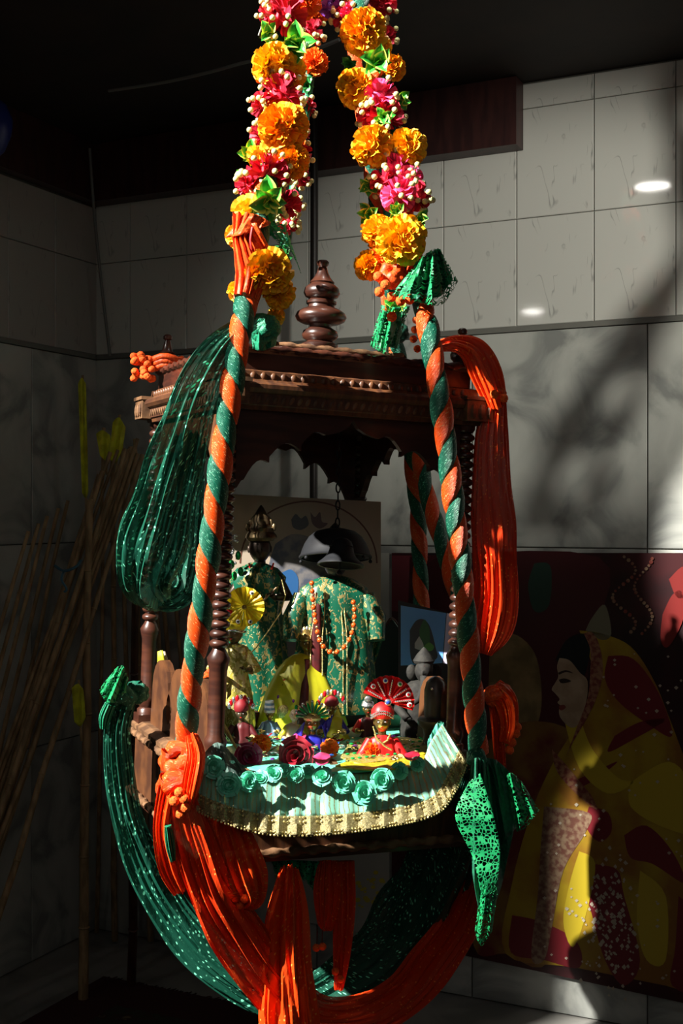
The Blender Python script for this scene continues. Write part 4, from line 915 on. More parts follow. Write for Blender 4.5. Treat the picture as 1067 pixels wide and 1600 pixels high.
# ---- figurines
def headmesh(mb, c, r, yaw=0, tilt=0):
    X0 = mb.X; mb.X = Matrix.Translation(c)@Matrix.Rotation(yaw, 4, 'Z')@Matrix.Rotation(tilt, 4, 'X')@S4(r); rows = []; nl, nc = 18, 24
    g = lambda x, z, cx, cz, sx, sz: exp(-((x-cx)/sx)**2-((z-cz)/sz)**2)
    for i in range(nl+1):
        th = pi*i/nl; row = []
        for j in range(nc):
            a = 2*pi*j/nc; x = sin(th)*sin(a); y = -sin(th)*cos(a); z = -cos(th)
            wd = .84*(1-.16*max(0, -z)**1.3); X_ = x*wd; Z_ = z*1.08
            Y_ = y*.92
            if y < 0:
                d = .20*g(X_, Z_, 0, -.14, .10, .17)+.06*g(X_, Z_, 0, .12, .07, .22)-.07*(g(X_, Z_, -.3, .10, .15, .10)+g(X_, Z_, .3, .10, .15, .10))+.07*g(X_, Z_, 0, -.48, .22, .08)+.05*g(X_, Z_, 0, -.82, .2, .15)+.03*(g(X_, Z_, -.42, -.25, .2, .2)+g(X_, Z_, .42, -.25, .2, .2))
                Y_ -= d
            row.append(V((X_, Y_, Z_)))
        rows.append(row)
    mb.grid(rows, True); mb.ball((-.84, .05, -.05), .2, 8, 6, (.5, .7, 1.4)); mb.ball((.84, .05, -.05), .2, 8, 6, (.5, .7, 1.4)); M_ = mb.X.copy(); mb.X = X0; return M_
def handm(mb, p, d, up, s):
    """palm, four curled fingers and a thumb; s = palm length"""
    d = d.normalized(); side = d.cross(up).normalized(); n = side.cross(d)
    mb.tube([p-d*s*.2, p+d*s*.4, p+d*s], [s*.28, s*.42, s*.40], 8)
    for k, L in enumerate((.75, .9, .85, .65)):
        o = p+d*s*.9+side*s*(k-1.5)*.24; mb.tube([o, o+d*s*L*.5, o+d*s*L*.85-n*s*.25], [s*.12, s*.11, s*.08], 6)
    o = p+d*s*.3+side*s*-.38; mb.tube([o, o-side*s*.3+d*s*.35, o-side*s*.3+d*s*.7], [s*.13, s*.12, s*.09], 6)
def face(root, M_, skin, eyes=True, lipc=None):
    if not eyes: return
    for sx in (-1, 1):
        mb = MB(); mb.X = M_; mb.ball((sx*.30, -.80, .10), .13, 10, 6, (1.25, .5, .62)); mb.build('eye', white, root)
        mb = MB(); mb.X = M_; mb.ball((sx*.30, -.86, .10), .062, 8, 6, (1, .6, 1)); mb.build('pupil', black, root)
        mb = MB(); mb.X = M_; mb.tube([V((sx*.14, -.87, .26)), V((sx*.30, -.87, .33)), V((sx*.48, -.76, .27))], .028, 6); mb.build('eyebrow', black, root)
    mb = MB(); mb.X = M_; mb.tube([V((-.17, -.90, -.44)), V((0, -.97, -.48)), V((.17, -.90, -.44))], [.02, .06, .02], 6); mb.build('lips', lipc or redsat, root)
def gemset(root, M_, pts, s, mats, name='gem'):
    for k, (x, y, z) in enumerate(pts):
        mb = MB(); mb.X = M_; mb.ball((x, y, z), s, 8, 5, (1, .6, 1)); mb.build(name, mats[k % len(mats)], root)
def figure(name, label, base, hz, r, robe, rmat, skin, yaw=0, tilt=0, hx=0, seg=40, fold=.05, nf=9, sx=1, sy=.8, eyes=True, arms=True, armw=1.0, sash=None, ph=0, group=None, sleeve=None, body='robe', neck=None):
    """robe = [(radius, z)...] from the hem up, in metres"""
    t = thing(name, label, 'figurine', base, group); mb = MB()
    mb.lathe([(.001, .0)]+robe, seg, base, sx, sy, fold, nf, ph); mb.build(body, rmat, t)
    hc = base+V((hx, 0, hz)); mb = MB(); M_ = headmesh(mb, hc, r, yaw, tilt)
    mb.tube([hc-V((0, -.1*r, 2.0*r)), hc-V((0, -.1*r, .6*r))], [r*.5, r*.4], 12)
    if arms:
        for s in (-1, 1):
            a = hc+V((s*r*1.25*armw, 0, -r*2.0)); b_ = hc+V((s*r*2.3*armw, -r*.7, -r*3.6)); e = hc+V((s*r*1.3*armw, -r*2.3, -r*3.5))
            mb.tube([a, a.lerp(b_, .5), b_, b_.lerp(e, .5), e], [r*.42, r*.38, r*.32, r*.28, r*.22], 10)
            handm(mb, e, V((-s*.4, -.8, .5)), V((0, 0, 1)), r*.55)
            if sleeve:
                m2 = MB(); m2.tube([a+V((0, 0, r*.1)), a.lerp(b_, .5), b_, b_.lerp(e, .4)], [r*.5, r*.56, r*.58, r*.5], 12); m2.build('sleeve', sleeve, t)
                m2 = MB(); q = b_.lerp(e, .4); m2.tube([q, q.lerp(e, .15)], [r*.53, r*.53], 12); m2.build('cuff', gold, t)
    mb.build('head_and_arms', skin, t); face(t, M_, skin, eyes)
    return t, M_, hc
def fan(root, c, r, m, npl=13, a0=-100, a1=100, tiltx=0, roll=0, inner=.12, stud=None, name='turban_fan'):
    mb = MB(); B = Matrix.Translation(c)@Matrix.Rotation(roll, 4, 'Y')@Matrix.Rotation(tiltx, 4, 'X'); n = npl*4; rows = []
    for q in (inner, .35, .7, 1.0):
        rows.append([B@V((q*r*sin(radians(a0+(a1-a0)*i/n)), -.09*r*q*sin(i*pi/2), q*r*cos(radians(a0+(a1-a0)*i/n)))) for i in range(n+1)])
    mb.grid(rows); o = mb.build(name, m, root, False); s = o.modifiers.new('thick', 'SOLIDIFY'); s.thickness = .0012; return B, o
# green brocade deity in the centre, its head behind the bells
def mpx(px, py, Y): return px*Y/F
b = ontray(522, 1113, .048); s = b.y/F
t, M_, hc = figure('deity_statue', 'tall statue in green and gold brocade with an orange bead necklace, head behind the bell', b, 233*s, 22*s,
    [(64*s, 0), (66*s, 8*s), (63*s, 60*s), (57*s, 110*s), (55*s, 150*s), (58*s, 175*s), (50*s, 195*s), (30*s, 208*s), (12*s, 214*s), (.001, 215*s)], grebroc, stone, fold=.05, nf=8, sy=.5, eyes=False, arms=False, hx=2*s)
for dx, nm in ((-36, 'gold_piping'), (-18, 'gold_piping'), (14, 'gold_piping'), (20, 'gold_piping')):
    mb = MB(); mb.tube([b+V(((dx*.8 if z > 150 else dx)*s, -(33+ (0 if z < 120 else (120-z)*.12))*s*(1-.0), z*s)) for z in (2, 40, 80, 120, 160, 190)], .0014, 6); mb.build(nm, gold, t)
mb = MB(); rows = [[b+V((x*s, -(34.0-abs(x+27)*.1+(0 if z < 120 else (120-z)*.14))*s, z*s)) for x in (-34, -30, -24, -20)] for z in (4, 40, 80, 120, 160, 188)]; mb.grid(rows); o = mb.build('maroon_panel', redbr, t); o.modifiers.new('t', 'SOLIDIFY').thickness = .001
for sx_ in (-1, 1):
    mb = MB(); a = b+V((sx_*50*s, -4*s, 182*s)); e = b+V((sx_*66*s, -24*s, 115*s)); mb.tube([a, a.lerp(e, .5)+V((sx_*6*s, 0, 0)), e], [14*s, 17*s, 13*s], 14); mb.build('sleeve', grebroc, t)
mb = MB(); mb.lathe([(24*s, 0), (26*s, 6*s), (22*s, 20*s), (14*s, 34*s), (5*s, 44*s), (.001, 48*s)], 16, hc+V((0, 0, 16*s)), fold=.06, nf=6); mb.build('crown', dbrass, t)
neck = thing('bead_necklace', 'string of orange and gold beads round the green brocade statue', 'necklace', b+V((0, -40*s, 60*s)))
NP = spline([(487, 905), (489, 940), (494, 975), (500, 1002), (514, 1018), (528, 1018), (542, 1006), (551, 985), (554, 960), (552, 940)], 12)
acc = 0; last = NP[0]; kk = 0
for p in NP:
    acc += math.hypot(p[0]-last[0], p[1]-last[1]); last = p
    if acc >= 5.6:
        acc = 0; kk += 1; Yn = b.y-.062-(.006 if 970 < p[1] else 0); mb = MB(); mb.ball(W(p[0], p[1], Yn), (.0062 if kk % 2 else .0036), 10, 7); mb.build('orange_bead' if kk % 2 else 'gold_bead', beadm if kk % 2 else gold, neck)
# flute player at the back left
b = ontray(402, 1105, .048); s = b.y/F
t, M_, hc = figure('deity_statue', 'dark crowned statue in green brocade holding a flute at the left', b, 248*s, 21*s,
    [(52*s, 0), (50*s, 20*s), (44*s, 90*s), (36*s, 150*s), (40*s, 188*s), (42*s, 203*s), (30*s, 217*s), (10*s, 226*s), (.001, 227*s)], grebroc, mat('dark_bronze', (.045, .03, .022), .4, .6), yaw=.25, fold=.09, nf=7, sy=.6, arms=True, armw=.95, eyes=False, hx=4*s)
mb = MB(); mb.lathe([(21*s, 0), (25*s, 5*s), (24*s, 9*s), (20*s, 14*s), (22*s, 20*s), (17*s, 26*s), (18*s, 32*s), (10*s, 42*s), (4*s, 52*s), (.001, 56*s)], 18, hc+V((2*s, 0, 12*s)), fold=.08, nf=9); mb.build('crown', dbrass, t)
for k in range(7):
    a = -1.2+.4*k; mb = MB(); mb.ball(hc+V((2*s+22*s*sin(a), -9*s, 26*s+24*s*cos(a)*.8)), 5*s, 8, 6, (.7, .4, 1.3)); mb.build('crown_plume', dbrass, t)
mb = MB(); mb.tube([W(384, 965, b.y-.10), W(432, 918, b.y-.09)], .0022, 8); mb.build('flute', bamboo, t)
mb = MB(); mb.tube([hc+V((x*s, -13*s, z*s)) for x, z in ((-16, -22), (-14, -34), (-6, -44), (4, -48), (14, -42), (20, -30), (22, -22))], .0022, 6); mb.build('necklace', redsat, t)
for k, (x, y) in enumerate([(372, 868), (366, 900), (376, 893), (362, 882)]):
    mb = MB(); mb.ball(W(x, y, b.y-.06), 4.5*s, 8, 6, (1, 1, 1.6)); mb.build('green_drop', gemg, t)
for k in range(26):
    mb = MB(); mb.ball(W(R.uniform(350, 372), R.uniform(826, 885), b.y-.05+R.uniform(-.01, .01)), R.uniform(1.5, 3)*s, 6, 4); mb.build('silver_bead', silver, t)
mb = MB(); mb.tube([W(x, y, b.y-.075) for x, y in ((440, 905), (446, 930), (438, 958), (420, 985), (400, 1012), (392, 1020))], .0016, 6); mb.build('gold_piping', gold, t)
# figure with the yellow fan turban
b = ontray(366, 1142, .012); s = b.y/F
t, M_, hc = figure('deity_figurine', 'standing figurine in gold dress with a yellow pleated fan turban', b, 152*s, 15*s,
    [(30*s, 0), (32*s, 10*s), (27*s, 55*s), (20*s, 92*s), (24*s, 120*s), (20*s, 131*s), (8*s, 137*s), (.001, 138*s)], goldbroc, dbrass, yaw=-.3, fold=.08, nf=7, sy=.7, hx=0, sleeve=goldbroc)
mb = MB(); mb.lathe([(16*s, 0), (19*s, 4*s), (18*s, 10*s), (12*s, 16*s), (4*s, 19*s), (.001, 19.5*s)], 18, hc+V((0, 0, 6*s)), fold=.04, nf=10); mb.build('turban', yelturb, t)
mb = MB(); mb.tube([hc+V((17*s*cos(a), -17*s*sin(a), 7*s-4*s*abs(cos(a)))) for a in [pi*i/10 for i in range(11)]], 2.2*s, 8); mb.build('silver_band', silver, t)
fc = W(382, 948, b.y-.025); B, _ = fan(t, fc, 31*s, yelturb, 16, -178, 178, .1, .15, .05)
gemset(t, B, [(0, -.006, 0)], .006, [brass], 'centre_boss')
for a in (20, 150, 195, 262): 
    mb = MB(); q = B@V((25*s*sin(radians(a)), -.004, 25*s*cos(radians(a)))); mb.ball(q, 3.6*s, 10, 6, (1, .4, 1)); mb.build('white_stud', white, t); mb = MB(); mb.ball(q+V((0, -.0022, 0)), 1.8*s, 8, 5, (1, .5, 1)); mb.build('stud_centre', black, t)
mb = MB(); mb.ball(W(356, 957, b.y-.02), 9*s, 10, 8, (1, .6, .8)); mb.build('red_tuft', redsat, t)
flap(t, 'orange_ribbon', [(318, 1052, b.y-.04), (332, 1040, b.y-.05), (338, 1044, b.y-.04)], [(318, 1060, b.y-.04), (333, 1060, b.y-.05), (337, 1078, b.y-.04)], orangecloth, 1, .003, 10, 5)
# seated deity in the lime yellow gown
b = ontray(470, 1138, .012); s = b.y/F; kz = 1.14
t, M_, hc = figure('deity_figurine', 'brass figurine in a wide lime yellow gown with jewelled hem', b, 132*s, 12.5*s,
    [(r_*s, z_*s*kz) for r_, z_ in [(70, 0), (72, 4), (66, 22), (53, 52), (38, 78), (24, 94), (12, 101), (.1, 103)]], yelsat, brass, yaw=.1, fold=.035, nf=9, sy=.55, hx=10*s, arms=False)
for k in range(9):
    a = -1.2+.3*k; mb = MB(); mb.ball(hc+V((15*s*sin(a), -3*s, 7*s+15*s*cos(a))), 4.5*s, 8, 6, (.7, .5, 1.4)); mb.build('crown_plume', gold if k % 2 else silver, t)
mb = MB(); mb.lathe([(12.5*s, 0), (14*s, 3*s), (13*s, 8*s), (9*s, 14*s), (3*s, 20*s), (.001, 21*s)], 16, hc+V((0, 0, 5*s)), fold=.08, nf=8); mb.build('crown', brass, t)
mb = MB(); rows = []
for i in range(8):
    z = 96-i*12; wd = 7+i*1.2; yy = -(9+i*4.8); wd *= .55; rows.append([b+V(((10-i*.9+x*wd)*s, (yy-2-2*(1-abs(x)))*s, z*s*kz)) for x in (-1, -.5, 0, .5, 1)])
mb.grid(rows); o = mb.build('brown_front_panel', redbr, t); o.modifiers.new('t', 'SOLIDIFY').thickness = .0012
def surf(x, z):  # point on the gown front (px offsets)
    rr = 72-(72-24)*z/94; q = max(0, 1-(x/rr)**2)**.5; return b+V((x*s, -rr*.55*q*s-.0035, z*s*kz))
for cx_, cz_ in ((-25, 26), (40, 28)):
    mb = MB(); mb.ball(surf(cx_, cz_), 11*s, 12, 8, (1, .35, 1.1)); mb.build('gold_medallion', gold, t)
    for k in range(9):
        a = -1.7+.42*k; mb = MB(); p = surf(cx_+20*sin(a), cz_+21*cos(a)); mb.ball(p, 3.6*s, 8, 5, (.8, .5, 1.3)); mb.build('gem', [gemp, gemg, gold][k % 3], t)
for k in range(5):
    a = k*1.257; mb = MB(); mb.ball(surf(-30+6*sin(a), 66+6*cos(a)), 2.6*s, 8, 5, (1, .5, 1)); mb.build('gem', gemr if k % 2 else dbrass, t)
for k in range(90):
    x = R.uniform(-66, -40) if k < 55 else R.uniform(-40, 60); z = R.uniform(1, 42) if k < 55 else R.uniform(0, 8)
    if abs(x) > 66-z*.5: continue
    mb = mb if k and k % 90 else MB(); mb.ball(surf(x, z), R.uniform(1.2, 2.6)*s, 6, 4)
mb.build('gold_beadwork', gold, t, kind='stuff')
# small blue-robed figure with green jewel crown
def smallfig(label, px, py, hx_, hy, r, mat_robe, crown, w0, h=0.0, sleeve=None, yaw=0, nf=6, skin=brass, tilt=0, armw=1):
    b = ontray(px, py, h); s = b.y/F; H = (py-hy)
    t, M_, hc = figure('deity_figurine', label, b, H*s, r*s, [(w0*s, 0), (w0*1.03*s, 3*s), (w0*.8*s, (H-2.6*r)*.45*s), (r*1.35*s, (H-2.3*r)*s), (r*1.2*s, (H-1.7*r)*s), (r*.4*s, (H-1.3*r)*s), (.001, (H-1.2*r)*s)], mat_robe, skin, yaw=yaw, tilt=tilt, fold=.07, nf=nf, sy=.75, hx=(hx_-px)*s, sleeve=sleeve, armw=armw)
    return t, M_, hc, s, b
t, M_, hc, s, b = smallfig('small brass figurine in blue satin with a green jewelled fan crown', 488, 1172, 488, 1130, 13, bluesat, 0, 26, 0, bluesat)
for k in range(11):
    a = -1.45+.29*k; mb = MB(); p0 = hc+V((10*s*sin(a), -3*s, 9*s+8*s*cos(a))); p1 = hc+V((27*s*sin(a), -2*s, 9*s+24*s*cos(a)))
    mb.tube([p0, p0.lerp(p1, .55), p1], [1.4*s, 2.6*s, 1.6*s], 6); mb.build('crown_ray', gemg if k % 2 == 0 else greencloth, t); mb = MB(); mb.ball(p1, 3*s, 8, 5, (.8, .5, 1.2)); mb.build('pearl', silver if k % 2 else gold, t)
mb = MB(); mb.lathe([(13*s, 0), (14.5*s, 4*s), (12*s, 8*s)], 18, hc+V((0, 0, 5*s)), fold=.05, nf=9); mb.build('crown_band', gold, t)
flap(t, 'blue_shawl', [(470, 1135, b.y+.005), (476, 1128, b.y-.01)], [(456, 1152, b.y), (470, 1158, b.y-.02)], bluesat, 1, .004, 8, 6)
flap(t, 'blue_shawl', [(502, 1132, b.y-.01), (520, 1116, b.y+.01)], [(508, 1152, b.y-.02), (514, 1140, b.y)], bluesat, 1, .004, 8, 6)
# red-robed figurine with the red fan turban
t, M_, hc, s, b = smallfig('brass figurine in a red satin robe with a red pleated fan turban', 598, 1190, 597, 1128, 15, redsat, 0, 28, 0, redsat, yaw=-.05)
mb = MB(); mb.lathe([(15*s, 0), (18*s, 5*s), (18*s, 12*s), (13*s, 20*s), (5*s, 25*s), (.001, 26*s)], 20, hc+V((1*s, 2*s, 6*s)), fold=.03, nf=8); mb.build('turban', redsat, t)
for q0 in (0, 1):
    mb = MB()
    for k in range(18):
        a = pi*k/17; mb.ball(hc+V((17.2*s*cos(a), -17.2*s*sin(a)*.9, (6+q0*4+9*sin(a)**2)*s)), 1.7*s, 6, 4)
    mb.build('pearl_band', silver, t, kind='stuff')
fc = hc+V((9*s, -4*s, 32*s)); B, _ = fan(t, fc, 41*s, redsat, 13, -72, 108, .05, .02, .08)
for a in (-60, -28, 10, 52, 84):
    for k in range(8):
        mb = MB(); q = B@V(((12+k*3.3)*s*sin(radians(a)), -.0045, (12+k*3.3)*s*cos(radians(a)))); mb.ball(q, 1.7*s, 6, 4); mb.build('pearl', silver, t)
for a, m_ in ((-44, gemr), (-8, gemb), (32, gemg), (68, gemr), (96, gemr)):
    q = B@V((34*s*sin(radians(a)), -.004, 34*s*cos(radians(a)))); mb = MB(); mb.ball(q, 4.2*s, 12, 6, (1, .35, 1)); mb.build('white_stud', white, t); mb = MB(); mb.ball(q+V((0, -.0022, 0)), 2.4*s, 10, 5, (1, .5, 1)); mb.build('stud_gem', m_, t)
mb = MB(); mb.ball(B@V((0, -.006, 0)), 5.5*s, 14, 8, (1, .4, 1)); mb.build('centre_stud', silver, t); mb = MB(); mb.ball(B@V((0, -.0085, 0)), 3.2*s, 12, 6, (1, .5, 1)); mb.build('stud_gem', gemb, t)
mb = MB(); mb.tube([hc+V((x*s, -14*s, z*s)) for x, z in ((-12, -16), (-8, -26), (0, -31), (8, -26), (12, -16))], 1.6*s, 6); mb.build('gold_collar', gold, t)
mb = MB(); mb.tube([W(x, y, b.y-.05) for x, y in ((583, 1135), (588, 1152), (600, 1165), (612, 1172))], 1.6*s, 6); mb.build('gold_hem', gold, t)
# others
t, M_, hc, s, b = smallfig('small dark figurine with a red jewelled crown near the left cheek board', 380, 1163, 377, 1115, 10, redbr, 0, 18, 0, redbr, skin=dbrass)
for k in range(9):
    a = -1.3+.325*k; mb = MB(); mb.ball(hc+V((19*s*sin(a), -3*s, 8*s+17*s*cos(a))), 4*s, 8, 6, (.8, .5, 1.4)); mb.build('crown_plume', gemr if k % 2 else silver, t)
mb = MB(); mb.lathe([(10*s, 0), (12*s, 4*s), (11*s, 12*s), (4*s, 20*s), (.001, 21*s)], 14, hc+V((0, 0, 4*s)), fold=.06, nf=7); mb.build('crown', MATS.get('ruby_velvet') or mat('ruby_velvet', (.22, .006, .012), .6), t)
t, M_, hc, s, b = smallfig('tiny silver-blue figurine with a striped blue and white cap', 420, 1160, 421, 1116, 7, mat('pale_blue_satin', (.18, .32, .48), .3, .2), 0, 17, 0, MATS['pale_blue_satin'])
for k in range(5):
    mb = MB(); mb.lathe([(8.5*s-k*.5*s, 0), (9.2*s-k*.5*s, 2*s), (8.5*s-k*.5*s, 4*s)], 14, hc+V((0, 0, (3+k*3.6)*s))); mb.build('cap_ring', MATS['pale_blue_satin'] if k % 2 else white, t)
t, M_, hc, s, b = smallfig('figurine in yellow and blue with a red and white jewelled crown', 524, 1158, 518, 1106, 10, yelsat, 0, 22, 0, bluesat)
for k in range(11):
    a = -1.4+.28*k; mb = MB(); mb.ball(hc+V((20*s*sin(a), -3*s, 6*s+19*s*cos(a))), 3.6*s, 8, 6, (.8, .5, 1.4)); mb.build('crown_plume', [gemr, silver, gold][k % 3], t)
mb = MB(); mb.lathe([(10*s, 0), (12*s, 4*s), (9*s, 12*s), (.001, 17*s)], 14, hc+V((0, 0, 4*s)), fold=.06, nf=7); mb.build('crown', MATS.get('ruby_velvet') or mat('ruby_velvet', (.22, .006, .012), .6), t)
t, M_, hc, s, b = smallfig('small brass figurine in dark red with a round silver badge crown, behind the red-robed one', 573, 1156, 575, 1108, 9, redbr, 0, 17, 0, redsat)
mb = MB(); mb.lathe([(9*s, 0), (11*s, 3*s), (9*s, 9*s), (4*s, 13*s), (.001, 14*s)], 14, hc+V((0, 0, 3*s)), fold=.06, nf=7); mb.build('crown', silver, t)
mb = MB(); mb.ball(hc+V((0, -8*s, 16*s)), 6*s, 12, 8, (1, .4, 1)); mb.build('badge', silver, t)
t, M_, hc, s, b = smallfig('little pale crawling child figurine in front of the yellow gown', 456, 1164, 460, 1118, 9, mat('cream_china', (.55, .42, .26), .35), 0, 16, 0, yelsat, skin=MATS['cream_china'], tilt=-.1)
# stone pieces on the right
b = ontray(680, 1174, 0); s = b.y/F; t = thing('stone_lingam', 'smooth black domed stone on a ringed stone pedestal', 'stone', b)
mb = MB(); mb.lathe([(.001, 0), (24*s, 0), (25*s, 6*s), (20*s, 12*s), (18*s, 26*s), (20*s, 36*s), (27*s, 42*s), (28*s, 50*s), (24*s, 54*s), (.001, 55*s)], 28, b); mb.build('pedestal', stone, t)
mb = MB(); mb.lathe([(17*s, 54*s), (17.5*s, 80*s), (17*s, 96*s), (14*s, 108*s), (8*s, 115*s), (.001, 118*s)], 28, b); mb.build('dome', stone, t)
mb = MB(); mb.ball(b+V((-6*s, -16*s, 100*s)), 2.4*s, 10, 6, (1, .5, 1)); mb.build('eye_mark', silver, t)
b = ontray(660, 1156, .0); s = b.y/F*1.15; t = thing('stone_idol', 'rough dark stone seated idol behind the black domed stone', 'figurine', b)
mb = MB(); mb.lathe([(.001, 0), (28*s, 0), (30*s, 12*s), (26*s, 40*s), (30*s, 56*s), (24*s, 72*s), (14*s, 80*s), (.001, 82*s)], 18, b, 1, .7, .12, 5); mb.build('body', mat('rough_stone', (.022, .020, .016), .8, 0, (.01, .009, .008), 60, bump=.9), t)
mb = MB(); M_ = headmesh(mb, b+V((2*s, -4*s, 94*s)), 15*s, -.2); mb.ball(b+V((-15*s, 0, 92*s)), 9*s, 8, 6, (.8, .4, 1.2)); mb.ball(b+V((19*s, 0, 92*s)), 9*s, 8, 6, (.8, .4, 1.2)); mb.lathe([(13*s, 0), (15*s, 4*s), (10*s, 12*s), (3*s, 20*s), (.001, 22*s)], 12, b+V((2*s, 0, 104*s)), fold=.1, nf=6)
mb.tube([b+V((2*s, -20*s, 88*s)), b+V((0, -26*s, 74*s)), b+V((-6*s, -28*s, 60*s)), b+V((-14*s, -27*s, 54*s))], [7*s, 6*s, 5*s, 4*s], 10); mb.build('head', MATS['rough_stone'], t)
for sx_ in (-1, 1):
    mb = MB(); a = b+V((sx_*24*s, -4*s, 66*s)); mb.tube([a, a+V((sx_*9*s, -8*s, -22*s)), a+V((-sx_*2*s, -20*s, -34*s))], [8*s, 7*s, 5*s], 10); handm(mb, a+V((-sx_*2*s, -20*s, -34*s)), V((-sx_, -.5, 0)), V((0, 0, 1)), 6*s); mb.build('arm', MATS['rough_stone'], t)
# dark carved throne behind the small figures
b = ontray(612, 1100, .0); s = b.y/F; t = thing('carved_throne', 'black carved throne back with a curved outline in the shade of the swing', 'throne', b)
mb = MB(); fr = lambda x, y, d: b+V((x*s, .0+d, y*s))
outline(mb, [(-44, 0), (-46, 60), (-40, 90), (-30, 112), (-12, 120), (0, 134), (12, 120), (26, 108), (30, 88), (24, 66), (34, 40), (38, 20), (36, 0)], [], .02, fr); mb.build('back', black, t)
mb = MB(); P = [fr(x, y, -.004) for x, y, *_ in spline([(30, 88), (24, 66), (34, 40), (38, 20)], 5)]; mb.tube(P, .003, 8); mb.build('pale_edging', mat('ivory_trim', (.4, .36, .26), .5), t)
mb = MB(); P = [fr(x, y, -.004) for x, y in spline([(-40, 90), (-30, 112), (-12, 120), (0, 134), (12, 120), (26, 108)], 4)]; mb.tube(P, .004, 8); mb.build('rim', wood, t)
mb = MB(); mb.box(b+V((-4*s, -.04, .012)), (.05, .04, .012)); mb.build('seat', black, t, False)
b = ontray(574, 1100, .048); s = b.y/F; t = thing('garland_bundle', 'green and red beaded cloth bundle right of the green brocade statue', 'ornament', W(574, 1060, b.y-.04))
mb = MB(); drape(mb, [(572, 958, b.y-.03, 12, .012), (580, 985, b.y-.04, 18, .016), (578, 1015, b.y-.04, 14, .014), (570, 1052, b.y-.03, 8, .01)], folds=5, amp=.25, seed=61, close=True); mb.build('cloth', grebroc, t)
for k in range(16):
    a = k/15; mb = MB(); mb.ball(W(562+14*sin(a*3.1), 965+60*a, b.y-.062), 2.6*s, 8, 5); mb.build('bead', [gemr, gold, silver][k % 3], t)
b = ontray(616, 1138, 0); s = b.y/F; t = thing('green_glass_cup', 'cloudy green cloth-lined bowl behind the red-robed figurine', 'bowl', b)
mb = MB(); mb.lathe([(.001, 0), (16*s, 0), (22*s, 8*s), (27*s, 20*s), (28*s, 26*s), (26*s, 26*s), (20*s, 10*s), (.001, 5*s)], 24, b, fold=.03, nf=9); mb.build('bowl', mat('sea_glass', (.10, .22, .15), .3), t)
b = ontray(557, 1155, 0); s = b.y/F; t = MB(); t.ball(b+V((0, 0, 10*s)), 13*s, 20, 12, (1.15, .8, .78)); tag(t.build('white_stone', mat('white_quartz', (.72, .70, .62), .3, 0, (.5, .48, .42), 30)), 'smooth white oval stone lying left of the red-robed figurine', 'stone')
# yellow slip standing behind the left cheek board
t = thing('yellow_envelope', 'yellow and white folded paper standing behind the left cheek board', 'paper', W(255, 1060, 2.95))
flap(t, 'yellow_leaf', [(246, 1018, 2.90), (254, 1016, 2.90)], [(246, 1062, 2.90), (264, 1062, 2.90)], yellowcloth, 1, .002, 6, 4); flap(t, 'white_leaf', [(250, 1016, 2.91), (258, 1018, 2.91)], [(258, 1055, 2.91), (270, 1058, 2.91)], MATS['cream_card'], 1, .002, 6, 4)
t = thing('gilt_stick', 'flat gilt stick leaning inside the left cheek board', 'stick', W(350, 1160, 2.55))
mb = MB(); mb.tube([W(343, 1120, 2.62), W(355, 1145, 2.58), W(371, 1172, 2.54)], [.003, .006, .002], 6); mb.build('blade', gold, t)

# ---- cloths on the tray
cl = thing('altar_cloth', 'mint satin altar cloth with gold zari border hanging over the tray front', 'cloth', T(0, -.33, .10))
TOPc = [(308, 1176, 2.385), (345, 1196, 2.385), (420, 1208, 2.41), (500, 1210, 2.44), (600, 1207, 2.49), (655, 1194, 2.53), (672, 1160, 2.56), (691, 1131, 2.62)]
BOTc = [(303, 1265, 2.30), (345, 1284, 2.29), (415, 1304, 2.31), (500, 1305, 2.345), (600, 1293, 2.39), (680, 1273, 2.44), (712, 1236, 2.49), (730, 1191, 2.55)]
def lerpc(t): return [tuple(a*(1-t)+b_*t for a, b_ in zip(p, q)) for p, q in zip(TOPc, BOTc)]
m, nt, bs = newmat('wired_mint'); L = nt.links.new; uv = coords(nt, 'UV', (1, 1, 1))
wv = nd(nt, 'ShaderNodeTexWave', i_Scale=33, i_Distortion=4.5, bands_direction='X'); wv.inputs['Detail'].default_value = 2; wv.inputs['Detail Scale'].default_value = 1.2; L(uv, wv.inputs['Vector'])
f = ramp(nt, wv.outputs[1], [(.80, 0.0), (.88, 1.0)]); sp_ = nd(nt, 'ShaderNodeTexNoise', i_Scale=900); L(uv, sp_.inputs['Vector']); f2 = nd(nt, 'ShaderNodeMath', operation='MULTIPLY'); L(f, f2.inputs[0]); L(ramp(nt, sp_.outputs[0], [(.42, .0), (.5, 1.0)]), f2.inputs[1])
L(mixc(nt, f2.outputs[0], (.22, .50, .38), (.45, .36, .14)), bs.inputs['Base Color']); bs.inputs['Roughness'].default_value = .34; L(ramp(nt, f2.outputs[0], [(0, 0.0), (1, .7)]), bs.inputs['Metallic'])
def ribbon(name, t0, t1, m_, off, amp, nf, nv):
    A = spline(lerpc(t0), 12); Bq = spline(lerpc(t1), 12); mb = MB(); rows = []; uv = []; n = len(A); S = [0]
    for j in range(1, n): S.append(S[-1]+math.hypot(A[j][0]-A[j-1][0], A[j][1]-A[j-1][1])*.00127)
    for i in range(nv+1):
        v = i/nv; row = []
        for j in range(n):
            u = j/(n-1); p = [a*(1-v)+b_*v for a, b_ in zip(A[j], Bq[j])]; tt = t0+(t1-t0)*v
            row.append(W(p[0], p[1], p[2]-off+amp*sin(nf*2*pi*u)*(.35+tt)+.3*amp*sin(nf*5.1*pi*u+v))); uv.append((S[j], v*.06))
        rows.append(row)
    mb.grid(rows, False, uv); o = mb.build(name, m_, cl); o.modifiers.new('t', 'SOLIDIFY').thickness = .0015; return o
ribbon('wired_satin', 0, .70, m, 0, .0045, 24, 10)
